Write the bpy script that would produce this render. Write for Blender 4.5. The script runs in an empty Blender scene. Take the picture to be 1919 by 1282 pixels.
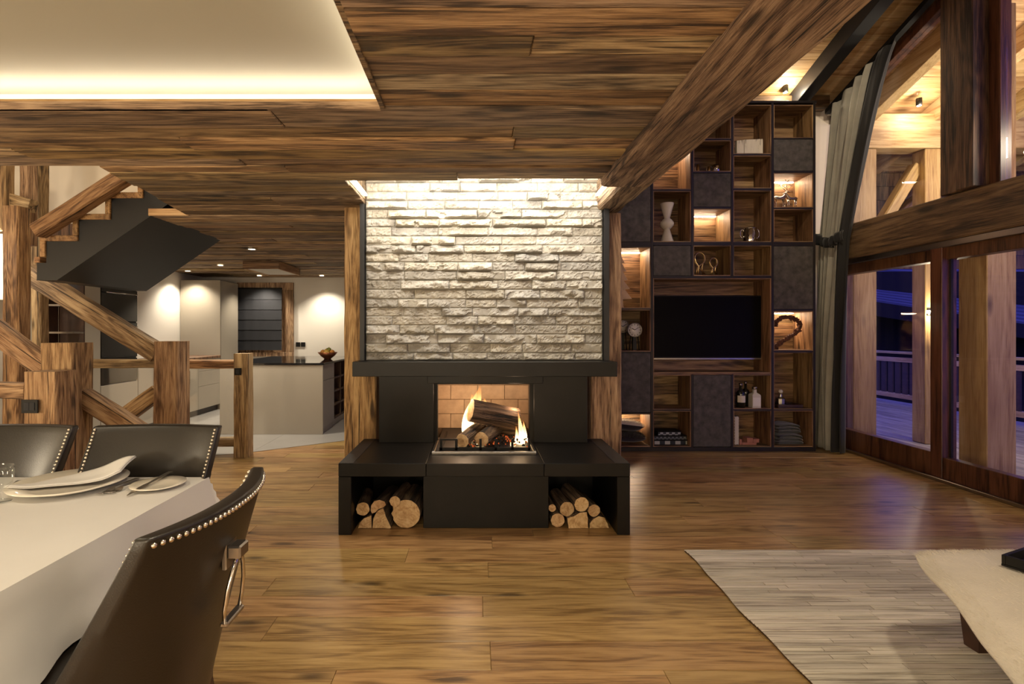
import bpy, bmesh, math, random
from mathutils import Vector, Matrix, noise

# ------------------------------------------------------------------ camera, world, exposure, large lights
S = bpy.context.scene
COL = S.collection
EYE, F, VX, VY = 1.35, 960.0, 893.0, 620.0          # eye height (m), focal length (px), vanishing point (px of 1919x1282)
cam = bpy.data.cameras.new('camera')
cam.sensor_width = 36.0
cam.lens = 36.0 * F / 1919.0
cam.shift_x = (959.5 - VX) / 1919.0
cam.shift_y = -(641.0 - VY) / 1919.0
cam.clip_start = 0.05
camo = bpy.data.objects.new('camera', cam)
camo.location = (0, 0, EYE)
camo.rotation_euler = (math.pi / 2, 0, 0)
COL.objects.link(camo)
S.camera = camo
S.view_settings.view_transform = 'Standard'
S.view_settings.look = 'None'
S.view_settings.gamma = 1
S.view_settings.use_curve_mapping = False
S.view_settings.exposure = 0.12
try:
    S.cycles.use_denoising = True
    S.cycles.max_bounces = 6
    S.cycles.diffuse_bounces = 3
    S.cycles.glossy_bounces = 3
    S.cycles.use_adaptive_sampling = True
    S.cycles.adaptive_threshold = 0.04
    S.cycles.transparent_max_bounces = 10
    S.cycles.sample_clamp_indirect = 4.0
except Exception:
    pass
W = bpy.data.worlds.new('dusk_sky')
S.world = W
W.use_nodes = True
bg = W.node_tree.nodes['Background']
bg.inputs['Color'].default_value = (0.095, 0.095, 0.55, 1)
bg.inputs['Strength'].default_value = 1.9

WARM = (1.0, 0.84, 0.60)
WARMW = (1.0, 0.87, 0.68)
def lamp(kind, loc, power, color=WARM, size=0.1, sy=None, rot=(0, 0, 0), spot=None, blend=0.6, name='downlight_or_fill'):
    l = bpy.data.lights.new(name, kind)
    l.energy = power
    l.color = color
    if kind == 'AREA':
        l.shape = 'RECTANGLE'
        l.size = size
        l.size_y = sy if sy else size
    else:
        l.shadow_soft_size = size
    if kind == 'SPOT':
        l.spot_size = math.radians(spot or 100)
        l.spot_blend = blend
    o = bpy.data.objects.new(name, l)
    o.location = loc
    o.rotation_euler = rot
    COL.objects.link(o)
    return o

# recessed ceiling downlights of the dining and living areas (they hang above / behind the photographer)
for (x, y, z, p, sp) in [(-1.9, 1.3, 2.34, 34, 130), (-0.15, 1.15, 2.34, 95, 122), (-2.4, -0.9, 2.34, 20, 140), (0.2, -0.4, 2.34, 55, 150)]:
    lamp('SPOT', (x, y, z), p, WARM, 0.12, spot=sp, blend=0.8)
for (x, y, z, p, sp) in [(2.5, 1.2, 4.6, 190, 58), (1.9, -1.2, 4.6, 110, 60)]:
    lamp('SPOT', (x, y, z), p, WARM, 0.15, spot=sp, blend=0.8)
w_ = lamp('SPOT', (2.5, 3.0, 4.75), 150, WARM, 0.08, spot=46, blend=0.8, name='curtain_fill_spot')  # unseen spot added to brighten the curtain
w_.rotation_euler = (Vector((3.9, 5.7, 3.2)) - Vector((2.5, 3.0, 4.75))).to_track_quat('-Z', 'Y').to_euler()
# added fill lights, unseen beside or behind the camera, to lift the dark ceiling
for (x, y, z, p) in [(-0.8, -1.5, 1.0, 90), (3.7, -0.8, 1.0, 22), (-5.2, 0.9, 1.1, 170), (-3.0, -1.6, 1.0, 110), (1.2, -1.9, 1.1, 40)]:
    lamp('POINT', (x, y, z), p, WARM, 0.22, name='fill_lamp')

# ------------------------------------------------------------------ helpers
def P(x, y, d):
    """point seen at pixel x, y at depth d metres"""
    return Vector(((x - VX) * d / F, d, EYE - (y - VY) * d / F))
def PX(x, d): return (x - VX) * d / F
def PZ(y, d): return EYE - (y - VY) * d / F

def wloc(o):
    v = Vector((0, 0, 0))
    while o is not None:
        v += o.location
        o = o.parent
    return v
def link(o, parent=None):
    """meshes are made in world coordinates; a child is shifted back by its parent's place"""
    COL.objects.link(o)
    if parent is not None:
        o.location = o.location - wloc(parent)
        o.parent = parent
    return o
def tag(o, label=None, cat=None, group=None, kind=None):
    if label: o['label'] = label
    if cat: o['category'] = cat
    if group: o['group'] = group
    if kind: o['kind'] = kind
    return o
def empty(name, loc=(0, 0, 0), rz=0.0, label=None, cat=None, group=None, kind=None):
    o = bpy.data.objects.new(name, None)
    o.location = loc
    o.rotation_euler = (0, 0, rz)
    o.empty_display_size = 0.1
    link(o)
    return tag(o, label, cat, group, kind)
def copy_tree(o, parent=None):
    c = o.copy()
    COL.objects.link(c)
    c.parent = parent
    for ch in list(o.children):
        copy_tree(ch, c)
    return c

class MB:
    def __init__(self):
        self.v = []; self.f = []; self.smooth = False
    def add(self, vs, fs):
        b = len(self.v)
        self.v += [tuple(q) for q in vs]
        self.f += [tuple(i + b for i in q) for q in fs]
        return self
    def box(self, x0, x1, y0, y1, z0, z1):
        return self.add([(x0, y0, z0), (x1, y0, z0), (x1, y1, z0), (x0, y1, z0), (x0, y0, z1), (x1, y0, z1), (x1, y1, z1), (x0, y1, z1)],
                        [(0, 3, 2, 1), (4, 5, 6, 7), (0, 1, 5, 4), (1, 2, 6, 5), (2, 3, 7, 6), (3, 0, 4, 7)])
    def prism(self, pts, axis, a, b):
        """extrude a 2D polygon: axis 'y' -> pts are (x,z); 'z' -> (x,y); 'x' -> (y,z)"""
        n = len(pts)
        def mk(p, t):
            return {'y': (p[0], t, p[1]), 'z': (p[0], p[1], t), 'x': (t, p[0], p[1])}[axis]
        vs = [mk(p, a) for p in pts] + [mk(p, b) for p in pts]
        fs = [tuple(range(n))[::-1], tuple(range(n, 2 * n))]
        for i in range(n):
            j = (i + 1) % n
            fs.append((i, j, n + j, n + i))
        return self.add(vs, fs)
    def lathe(self, prof, n=24, c=(0, 0, 0), close=True):
        """prof: list of (r,z)"""
        vs = []; fs = []
        m = len(prof)
        for i in range(n):
            a = 2 * math.pi * i / n
            for r, z in prof:
                vs.append((c[0] + r * math.cos(a), c[1] + r * math.sin(a), c[2] + z))
        for i in range(n):
            j = (i + 1) % n
            for k in range(m - 1):
                fs.append((i * m + k, j * m + k, j * m + k + 1, i * m + k + 1))
        self.smooth = True
        return self.add(vs, fs)
    def tube(self, pts, r, n=8, closed=False):
        pts = [Vector(p) for p in pts]
        m = len(pts)
        rr = r if isinstance(r, (list, tuple)) else [r] * m
        vs = []; fs = []
        prev = None
        for i, p in enumerate(pts):
            if closed:
                t = pts[(i + 1) % m] - pts[i - 1]
            else:
                t = pts[min(i + 1, m - 1)] - pts[max(i - 1, 0)]
            t.normalize()
            if prev is None:
                u = t.orthogonal().normalized()
            else:
                u = (prev - t * prev.dot(t))
                u = u.normalized() if u.length > 1e-6 else t.orthogonal().normalized()
            prev = u
            w = t.cross(u)
            for k in range(n):
                a = 2 * math.pi * k / n
                vs.append(p + (u * math.cos(a) + w * math.sin(a)) * rr[i])
        for i in range(m if closed else m - 1):
            j = (i + 1) % m
            for k in range(n):
                l = (k + 1) % n
                fs.append((i * n + k, i * n + l, j * n + l, j * n + k))
        if not closed:
            fs.append(tuple(range(n))[::-1])
            fs.append(tuple((m - 1) * n + k for k in range(n)))
        self.smooth = True
        return self.add(vs, fs)
    def sphere(self, c, r, n=12, m=8, sz=(1, 1, 1)):
        vs = [(c[0], c[1], c[2] - r * sz[2])]
        fs = []
        for j in range(1, m):
            t = math.pi * j / m
            for i in range(n):
                a = 2 * math.pi * i / n
                vs.append((c[0] + r * sz[0] * math.sin(t) * math.cos(a), c[1] + r * sz[1] * math.sin(t) * math.sin(a), c[2] - r * sz[2] * math.cos(t)))
        vs.append((c[0], c[1], c[2] + r * sz[2]))
        for i in range(n):
            fs.append((0, 1 + (i + 1) % n, 1 + i))
            fs.append((len(vs) - 1, 1 + (m - 2) * n + i, 1 + (m - 2) * n + (i + 1) % n))
        for j in range(m - 2):
            for i in range(n):
                k = (i + 1) % n
                fs.append((1 + j * n + i, 1 + j * n + k, 1 + (j + 1) * n + k, 1 + (j + 1) * n + i))
        self.smooth = True
        return self.add(vs, fs)
    def grid(self, fn, nu, nv):
        vs = [fn(i / nu, j / nv) for j in range(nv + 1) for i in range(nu + 1)]
        fs = [(j * (nu + 1) + i, j * (nu + 1) + i + 1, (j + 1) * (nu + 1) + i + 1, (j + 1) * (nu + 1) + i) for j in range(nv) for i in range(nu)]
        self.smooth = True
        return self.add(vs, fs)
    def mesh(self, name, mat=None, bevel=0, smooth=None, seg=1):
        me = bpy.data.meshes.new(name)
        me.from_pydata(self.v, [], self.f)
        me.update()
        bm = bmesh.new(); bm.from_mesh(me)
        bmesh.ops.recalc_face_normals(bm, faces=bm.faces)
        if bevel:
            bmesh.ops.bevel(bm, geom=list(bm.edges), offset=bevel, segments=seg, profile=0.5, affect='EDGES', clamp_overlap=True)
        bm.to_mesh(me); bm.free()
        sm = self.smooth if smooth is None else smooth
        if sm:
            me.polygons.foreach_set('use_smooth', [True] * len(me.polygons))
        if mat: me.materials.append(mat)
        return me
    def build(self, name, mat=None, parent=None, bevel=0, smooth=None, seg=1, loc=None):
        o = bpy.data.objects.new(name, self.mesh(name, mat, bevel, smooth, seg))
        if loc is not None: o.location = loc
        return link(o, parent)

def box(name, x0, x1, y0, y1, z0, z1, mat, parent=None, bevel=0.0):
    """box whose origin is its centre"""
    c = Vector(((x0 + x1) / 2, (y0 + y1) / 2, (z0 + z1) / 2))
    a, b, d = abs(x1 - x0) / 2, abs(y1 - y0) / 2, abs(z1 - z0) / 2
    key = ('box', round(a, 4), round(b, 4), round(d, 4), mat.name if mat else '', round(bevel, 4))
    me = _mesh_cache.get(key)
    if me is None:
        me = MB().box(-a, a, -b, b, -d, d).mesh(name, mat, bevel)
        _mesh_cache[key] = me
    o = bpy.data.objects.new(name, me)
    o.location = c
    return link(o, parent)
_mesh_cache = {}

def timber(name, p0, p1, w, h, mat, parent=None, rough=0.006, seed=0, up=(0, 1, 0), seglen=0.06, chamfer=0.012):
    """rough hewn squared timber from p0 to p1; w along 'side', h along 'up'; grain along local z"""
    p0, p1 = Vector(p0), Vector(p1)
    L = (p1 - p0).length
    zax = (p1 - p0).normalized()
    upv = Vector(up)
    yax = (upv - zax * upv.dot(zax)).normalized()
    xax = yax.cross(zax).normalized()
    n = max(4, int(L / seglen))
    a, b, c = w / 2, h / 2, chamfer
    sec = []
    for s in range(5): sec.append((-a + c + (2 * a - 2 * c) * s / 4, -b))
    for s in range(5): sec.append((a, -b + c + (2 * b - 2 * c) * s / 4))
    for s in range(5): sec.append((a - c - (2 * a - 2 * c) * s / 4, b))
    for s in range(5): sec.append((-a, b - c - (2 * b - 2 * c) * s / 4))
    m = len(sec)
    mb = MB()
    vs = []; fs = []
    for i in range(n + 1):
        z = L * i / n
        wob = Vector((noise.noise((z * 0.9, seed, 0.3)), noise.noise((z * 0.9, seed, 7.7)))) * rough * 1.2
        for k, (x, y) in enumerate(sec):
            q = noise.noise((x * 9 + seed * 3.1, y * 9, z * 3.0)) + 0.6 * noise.noise((x * 38 + seed, y * 38, z * 5))
            ln = math.hypot(x, y) or 1
            dx = rough * q
            e = 1.0
            vs.append((x + x / ln * dx + wob.x, y + y / ln * dx + wob.y, z))
    for i in range(n):
        for k in range(m):
            l = (k + 1) % m
            fs.append((i * m + k, i * m + l, (i + 1) * m + l, (i + 1) * m + k))
    fs.append(tuple(range(m))[::-1])
    fs.append(tuple(n * m + k for k in range(m)))
    mb.add(vs, fs)
    o = mb.build(name, mat, parent, smooth=False)
    M = Matrix((xax, yax, zax)).transposed().to_4x4()
    M.translation = p0
    if parent is not None:
        M = Matrix.Translation(-wloc(parent)) @ M
    o.matrix_local = M
    return o

# ------------------------------------------------------------------ materials
def newmat(name):
    m = bpy.data.materials.new(name)
    m.use_nodes = True
    nt = m.node_tree
    b = nt.nodes['Principled BSDF']
    return m, nt, b
def N(nt, t, **kw):
    n = nt.nodes.new(t)
    for k, v in kw.items():
        setattr(n, k, v)
    return n
def L(nt, a, b): nt.links.new(a, b)
def math_node(nt, op, a, b=None, c=None, clamp=False):
    n = N(nt, 'ShaderNodeMath', operation=op)
    n.use_clamp = clamp
    for i, q in enumerate((a, b, c)):
        if q is None: continue
        if isinstance(q, (int, float)): n.inputs[i].default_value = q
        else: L(nt, q, n.inputs[i])
    return n.outputs[0]
def mixc(nt, fac, a, b, mode='MIX'):
    n = N(nt, 'ShaderNodeMix', data_type='RGBA', blend_type=mode)
    for s, q in ((n.inputs[0], fac), (n.inputs[6], a), (n.inputs[7], b)):
        if isinstance(q, (int, float)): s.default_value = q
        elif isinstance(q, tuple): s.default_value = (*q[:3], 1)
        else: L(nt, q, s)
    return n.outputs[2]
def ramp(nt, fac, stops):
    n = N(nt, 'ShaderNodeValToRGB')
    e = n.color_ramp.elements
    while len(e) < len(stops): e.new(0.5)
    for i, (p, c) in enumerate(stops):
        e[i].position = p
        e[i].color = (*c[:3], 1)
    L(nt, fac, n.inputs[0])
    return n.outputs[0]
def noise_n(nt, vec, scale=1, detail=4, rough=0.55, dist=0.0):
    n = N(nt, 'ShaderNodeTexNoise')
    n.inputs['Scale'].default_value = scale
    n.inputs['Detail'].default_value = detail
    n.inputs['Roughness'].default_value = rough
    n.inputs['Distortion'].default_value = dist
    L(nt, vec, n.inputs['Vector'])
    return n.outputs['Fac']
def mapped(nt, vec, scale, loc=(0, 0, 0)):
    n = N(nt, 'ShaderNodeMapping')
    n.inputs['Scale'].default_value = scale
    n.inputs['Location'].default_value = loc
    L(nt, vec, n.inputs['Vector'])
    return n.outputs[0]
def bump(nt, b, h, strength=0.3, dist=0.01):
    n = N(nt, 'ShaderNodeBump')
    n.inputs['Strength'].default_value = strength
    n.inputs['Distance'].default_value = dist
    L(nt, h, n.inputs['Height'])
    L(nt, n.outputs[0], b.inputs['Normal'])
def objcoord(nt, rnd=True):
    tc = N(nt, 'ShaderNodeTexCoord')
    if not rnd: return tc.outputs['Object'], None
    oi = N(nt, 'ShaderNodeObjectInfo')
    r = oi.outputs['Random']
    cx = N(nt, 'ShaderNodeCombineXYZ')
    for i, k in enumerate((37.3, 91.7, 53.1)):
        L(nt, math_node(nt, 'MULTIPLY', r, k), cx.inputs[i])
    va = N(nt, 'ShaderNodeVectorMath', operation='ADD')
    L(nt, tc.outputs['Object'], va.inputs[0]); L(nt, cx.outputs[0], va.inputs[1])
    return va.outputs[0], r

def wood(name, axis, dark, mid, light, vary=0.5, rough=0.5, bumps=0.25, sc=1.0, knots=0.5, crack=0.0, island=False, sat=1.0, grey=0.0, mark=1.0, flat=None, stain=0.6):
    m, nt, b = newmat(name)
    vec, r = objcoord(nt)
    if island:
        g = N(nt, 'ShaderNodeNewGeometry')
        r = g.outputs['Random Per Island']
    def sv(al, ac):
        s = [ac * sc] * 3
        s['xyz'.index(axis)] = al * sc
        return tuple(s)
    n1 = noise_n(nt, mapped(nt, vec, sv(0.9, 11)), 1, 6, 0.62, 0.9)
    n2 = noise_n(nt, mapped(nt, vec, sv(4.0, 130)), 1, 4, 0.65)
    n3 = noise_n(nt, mapped(nt, vec, sv(0.55, 4.0), (3, 5, 9)), 1, 1.5, 0.4, 0.3)
    ring = math_node(nt, 'SINE', math_node(nt, 'MULTIPLY', n3, 75))
    v = math_node(nt, 'ADD', math_node(nt, 'MULTIPLY', n1, 0.61), math_node(nt, 'MULTIPLY', n2, 0.46))
    v = math_node(nt, 'ADD', v, math_node(nt, 'MULTIPLY', ring, 0.035 * mark))
    col = ramp(nt, v, [(0.435, dark), (0.53, mid), (0.635, light)])
    # broad stains along the piece
    st = noise_n(nt, mapped(nt, vec, sv(0.5, 2.2), (11, 2, 4)), 1, 3, 0.6, 0.4)
    col = mixc(nt, math_node(nt, 'MULTIPLY', ramp(nt, st, [(0.50, (0, 0, 0)), (0.72, (1, 1, 1))]), stain), col, tuple(q * 0.8 + 0.2 * w for q, w in zip(dark, mid)))
    if knots > 0:
        vo = N(nt, 'ShaderNodeTexVoronoi')
        vo.inputs['Scale'].default_value = 1
        # warp a little so that knots are not perfect ovals
        ks = list(sv(2.0, 6.5))
        if flat: ks['xyz'.index(flat)] = 0.4
        L(nt, mapped(nt, vec, tuple(ks), (1.7, 8.1, 3.3)), vo.inputs['Vector'])
        sep = N(nt, 'ShaderNodeSeparateColor'); L(nt, vo.outputs['Color'], sep.inputs[0])
        on = math_node(nt, 'GREATER_THAN', sep.outputs[0], 1 - knots * 0.5)
        kd = math_node(nt, 'ADD', vo.outputs['Distance'], math_node(nt, 'MULTIPLY', math_node(nt, 'SUBTRACT', n1, 0.5), 0.25))
        kk = math_node(nt, 'MULTIPLY', ramp(nt, kd, [(0.12, (1, 1, 1)), (0.30, (0, 0, 0))]), on)
        col = mixc(nt, math_node(nt, 'MULTIPLY', kk, 0.85), col, tuple(q * 0.35 for q in dark))
    if crack > 0:
        cn = noise_n(nt, mapped(nt, vec, sv(0.40, 20), (7, 1, 5)), 1, 3, 0.55, 0.7)
        ck = ramp(nt, cn, [(0.0, (1, 1, 1)), (0.345, (1, 1, 1)), (0.385, (0, 0, 0))])
        col = mixc(nt, math_node(nt, 'MULTIPLY', ck, crack), col, tuple(q * 0.15 for q in dark))
    hs = N(nt, 'ShaderNodeHueSaturation')
    hs.inputs['Saturation'].default_value = sat
    L(nt, math_node(nt, 'ADD', math_node(nt, 'MULTIPLY', r, vary), 1 - vary / 2), hs.inputs['Value'])
    L(nt, math_node(nt, 'ADD', math_node(nt, 'MULTIPLY', math_node(nt, 'FRACT', math_node(nt, 'MULTIPLY', r, 17.3)), 0.02), 0.49), hs.inputs['Hue'])
    L(nt, math_node(nt, 'SUBTRACT', sat, math_node(nt, 'MULTIPLY', math_node(nt, 'FRACT', math_node(nt, 'MULTIPLY', r, 7.7)), grey)), hs.inputs['Saturation'])
    L(nt, col, hs.inputs['Color'])
    L(nt, hs.outputs[0], b.inputs['Base Color'])
    b.inputs['Roughness'].default_value = rough
    bump(nt, b, v, bumps, 0.02)
    return m

def plain(name, color, rough=0.5, metal=0.0, nscale=0, namp=0.1, bumps=0.0, bscale=200, spec=0.5, sheen=0, coat=0):
    m, nt, b = newmat(name)
    b.inputs['Roughness'].default_value = rough
    b.inputs['Metallic'].default_value = metal
    b.inputs['Specular IOR Level'].default_value = spec
    if sheen:
        b.inputs['Sheen Weight'].default_value = sheen
    if coat:
        b.inputs['Coat Weight'].default_value = coat
        b.inputs['Coat Roughness'].default_value = 0.15
    vec, r = objcoord(nt)
    if nscale:
        n = noise_n(nt, vec, nscale, 5, 0.6)
        col = ramp(nt, n, [(0.3, tuple(c * (1 - namp) for c in color)), (0.7, tuple(min(1, c * (1 + namp)) for c in color))])
        L(nt, col, b.inputs['Base Color'])
    else:
        b.inputs['Base Color'].default_value = (*color, 1)
    if bumps:
        bump(nt, b, noise_n(nt, vec, bscale, 3, 0.6), bumps, 0.004)
    return m
def emit(name, color, strength):
    m, nt, b = newmat(name)
    b.inputs['Base Color'].default_value = (*color, 1)
    b.inputs['Emission Color'].default_value = (*color, 1)
    b.inputs['Emission Strength'].default_value = strength
    return m
def glassy(name, tint=(1, 1, 1), rough=0.0, ior=1.45):
    m, nt, b = newmat(name)
    nt.nodes.remove(b)
    out = [n for n in nt.nodes if n.type == 'OUTPUT_MATERIAL'][0]
    tr = N(nt, 'ShaderNodeBsdfTransparent'); tr.inputs[0].default_value = (*tint, 1)
    gl = N(nt, 'ShaderNodeBsdfGlossy'); gl.inputs['Roughness'].default_value = rough
    fr = N(nt, 'ShaderNodeFresnel'); fr.inputs[0].default_value = ior
    mx = N(nt, 'ShaderNodeMixShader')
    ge = N(nt, 'ShaderNodeNewGeometry')
    L(nt, math_node(nt, 'ADD', math_node(nt, 'MULTIPLY', ge.outputs['Backfacing'], 1 / ior - ior), ior), fr.inputs[0])
    L(nt, fr.outputs[0], mx.inputs[0]); L(nt, tr.outputs[0], mx.inputs[1]); L(nt, gl.outputs[0], mx.inputs[2])
    L(nt, mx.outputs[0], out.inputs[0])
    return m

M = {}
M['floor'] = wood('oak_floor', 'x', (0.19, 0.102, 0.036), (0.35, 0.208, 0.080), (0.45, 0.285, 0.118), vary=0.26, rough=0.30, bumps=0.08, knots=0.5, mark=1.2, crack=0.4, flat='z', stain=0.22, sc=1.45)
M['ceil'] = wood('reclaimed_ceiling', 'x', (0.052, 0.027, 0.009), (0.245, 0.142, 0.052), (0.43, 0.275, 0.115), vary=0.85, rough=0.7, bumps=0.6, knots=0.6, grey=0.3, crack=0.7, flat='z', sc=1.35, stain=0.4)
M['timber'] = wood('old_timber', 'z', (0.13, 0.066, 0.024), (0.36, 0.205, 0.084), (0.54, 0.35, 0.165), vary=0.3, rough=0.75, bumps=0.9, knots=0.6, crack=0.9, grey=0.2, sc=1.6, stain=0.3)
M['beam'] = wood('hewn_beam', 'z', (0.035, 0.018, 0.009), (0.20, 0.105, 0.05), (0.40, 0.25, 0.135), vary=0.1, rough=0.8, bumps=1.2, knots=0.4, crack=0.95, sc=1.5, grey=0.2, stain=0.5)
M['walnutz'] = wood('dark_beam_wood', 'z', (0.03, 0.015, 0.008), (0.12, 0.062, 0.03), (0.21, 0.12, 0.06), vary=0.2, rough=0.6, bumps=0.4, knots=0.4, crack=0.4)
M['frame'] = wood('window_frame_wood', 'z', (0.03, 0.010, 0.005), (0.095, 0.034, 0.014), (0.14, 0.055, 0.025), vary=0.15, rough=0.4, bumps=0.08, knots=0)
M['shelfx'] = wood('shelf_wood_along', 'x', (0.05, 0.026, 0.012), (0.22, 0.125, 0.058), (0.38, 0.24, 0.12), vary=0.45, rough=0.55, bumps=0.25, knots=0.45, crack=0.35)
M['shelfz'] = wood('shelf_wood_upright', 'z', (0.06, 0.028, 0.012), (0.23, 0.12, 0.052), (0.36, 0.21, 0.10), vary=0.3, rough=0.55, bumps=0.25, knots=0.3)
M['pinex'] = wood('pine_along', 'x', (0.34, 0.19, 0.075), (0.55, 0.36, 0.17), (0.66, 0.47, 0.25), vary=0.2, rough=0.55, bumps=0.08, knots=0.3, mark=0.6)
M['pinez'] = wood('pine_upright', 'z', (0.29, 0.155, 0.055), (0.45, 0.275, 0.105), (0.54, 0.355, 0.155), vary=0.2, rough=0.55, bumps=0.08, knots=0.45, mark=0.6)
M['deck'] = wood('deck_board', 'y', (0.20, 0.17, 0.14), (0.36, 0.31, 0.26), (0.46, 0.40, 0.34), vary=0.3, rough=0.6, bumps=0.15, knots=0.15)
M['bark'] = wood('bark', 'y', (0.02, 0.012, 0.008), (0.11, 0.065, 0.038), (0.24, 0.16, 0.10), vary=0.4, rough=0.9, bumps=1.0, knots=0.3, crack=0.5)
M['cut'] = wood('cut_wood', 'y', (0.38, 0.22, 0.10), (0.56, 0.37, 0.19), (0.66, 0.48, 0.28), vary=0.25, rough=0.75, bumps=0.15, knots=0, sc=2)
M['steel'] = plain('blackened_steel', (0.0055, 0.0048, 0.0042), 0.42, 0.0, 6, 0.35, spec=0.3)
M['steel2'] = plain('dark_steel_sheet', (0.0065, 0.0068, 0.0085), 0.5, 0.0, 3, 0.25)
M['black'] = plain('matt_black', (0.007, 0.0065, 0.006), 0.55, spec=0.25)
M['edge'] = plain('dark_bronze_edge', (0.022, 0.017, 0.015), 0.45, 0.3)
M['leather'] = plain('brown_black_leather', (0.010, 0.0078, 0.006), 0.36, 0, 5, 0.2, bumps=0.12, bscale=260, spec=0.5)
M['linen'] = plain('white_linen', (0.60, 0.59, 0.58), 0.9, 0, 3, 0.03, bumps=0.1, bscale=500)
M['china'] = plain('white_china', (0.76, 0.71, 0.62), 0.15, coat=0.3)
M['plaster'] = plain('warm_plaster', (0.72, 0.64, 0.54), 0.9, 0, 2, 0.03, bumps=0.05, bscale=60)
M['stretch'] = plain('satin_stretch_ceiling', (0.40, 0.385, 0.32), 0.7)
M['white'] = plain('white_plaster', (0.78, 0.74, 0.67), 0.85)
M['lacquer'] = plain('taupe_lacquer', (0.36, 0.32, 0.26), 0.35)
M['lacquer2'] = plain('taupe_lacquer_dark', (0.30, 0.265, 0.215), 0.35)
M['glasstop'] = plain('black_glass_top', (0.01, 0.01, 0.011), 0.06)
M['tile'] = plain('grey_stone_floor', (0.36, 0.345, 0.325), 0.3, 0, 1.5, 0.12)
M['fabric'] = plain('grey_textile_front', (0.075, 0.066, 0.060), 0.8, 0, 14, 0.45, bumps=0.25, bscale=220)
M['curtain'] = plain('grey_green_curtain', (0.36, 0.34, 0.285), 0.85, 0, 6, 0.1, bumps=0.1, bscale=400)
M['velvet'] = plain('black_velvet', (0.010, 0.009, 0.009), 0.8, sheen=0.2)
M['blind'] = plain('dark_blind', (0.018, 0.019, 0.024), 0.75, bumps=0.2, bscale=300)
M['chrome'] = plain('polished_steel', (0.62, 0.60, 0.58), 0.14, 1.0)
M['pewter'] = plain('brushed_pewter', (0.36, 0.33, 0.30), 0.28, 1.0)
M['brass'] = plain('gold_metal', (0.66, 0.47, 0.20), 0.28, 1.0)
M['nail'] = plain('antique_nickel', (0.60, 0.54, 0.46), 0.25, 1.0)
M['ceramic'] = plain('cream_ceramic', (0.60, 0.54, 0.45), 0.6)
M['screen'] = plain('tv_screen', (0.005, 0.004, 0.004), 0.35, spec=0.05)
M['hide'] = plain('pale_cowhide', (0.66, 0.60, 0.50), 0.9, 0, 2.2, 0.13, bumps=0.5, bscale=130, sheen=0.4)
M['darkwood'] = plain('dark_stained_wood', (0.05, 0.022, 0.012), 0.45, 0, 12, 0.3)
M['fur_dark'] = plain('dark_fur', (0.018, 0.013, 0.011), 0.9, sheen=0.4)
M['fur_white'] = plain('white_fur', (0.72, 0.66, 0.56), 0.9, sheen=0.4)
M['blanket'] = plain('charcoal_blanket', (0.030, 0.025, 0.028), 0.95, 0, 8, 0.3, bumps=0.6, bscale=90, sheen=0.5)
M['pink'] = plain('pink_card', (0.42, 0.17, 0.11), 0.7)
M['glass'] = glassy('window_glass')
M['drink'] = glassy('drinking_glass', (0.96, 0.97, 0.97), 0.0, 1.5)
M['led'] = emit('led_strip', (1.0, 0.80, 0.55), 14)
M['ledhot'] = emit('led_profile', (1.0, 0.82, 0.60), 25)
M['spot'] = emit('spot_bulb', (1.0, 0.85, 0.60), 60)
M['down'] = emit('downlight_disc', (1.0, 0.86, 0.62), 14)
M['glow'] = emit('lit_panel', (1.0, 0.96, 0.85), 1.3)
# ------------------------------------------------------------------ the setting
CH = 2.355                      # flat ceiling
XW = 4.26                       # window wall
SH, SB = 5.735, 6.105           # bookcase front and back
rnd = random.Random(7)

def rel(mb, name, mat, parent, c, bevel=0):
    """mesh in world coordinates, re-centred on c so that object coordinates vary from piece to piece"""
    mb.v = [(x - c[0], y - c[1], z - c[2]) for x, y, z in mb.v]
    return mb.build(name, mat, parent, bevel=bevel, loc=c)

floor = empty('floor', (0, 0, 0), label='honey coloured wide plank oak floor running across the whole room', cat='floor', kind='structure')
box('subfloor', -6.2, XW, -2.5, 9.8, -0.08, -0.012, M['floor'], floor)
box('rear_boards', -6.2, XW, -2.5, 1.469 - 0.19 * 2, -0.012, -0.001, M['floor'], floor)
k0 = -11
d = 3.179 + 0.19 * k0
while d < 6.35:
    x = -5.2 + rnd.uniform(0, 1.6)
    xs = [-5.2] + ([x] if x > -4.9 else [])
    while x < XW:
        x += rnd.choice([1.3, 1.6, 1.9, 2.2])
        xs.append(min(x, XW))
    for a, b2 in zip(xs, xs[1:]):
        if b2 - a < 0.05: continue
        box('plank', a + 0.0008, b2 - 0.0008, d + 0.0008, d + 0.19 - 0.0008, -0.014, rnd.uniform(-0.0012, 0), M['floor'], floor, bevel=0.0012)
    d += 0.19
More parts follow.
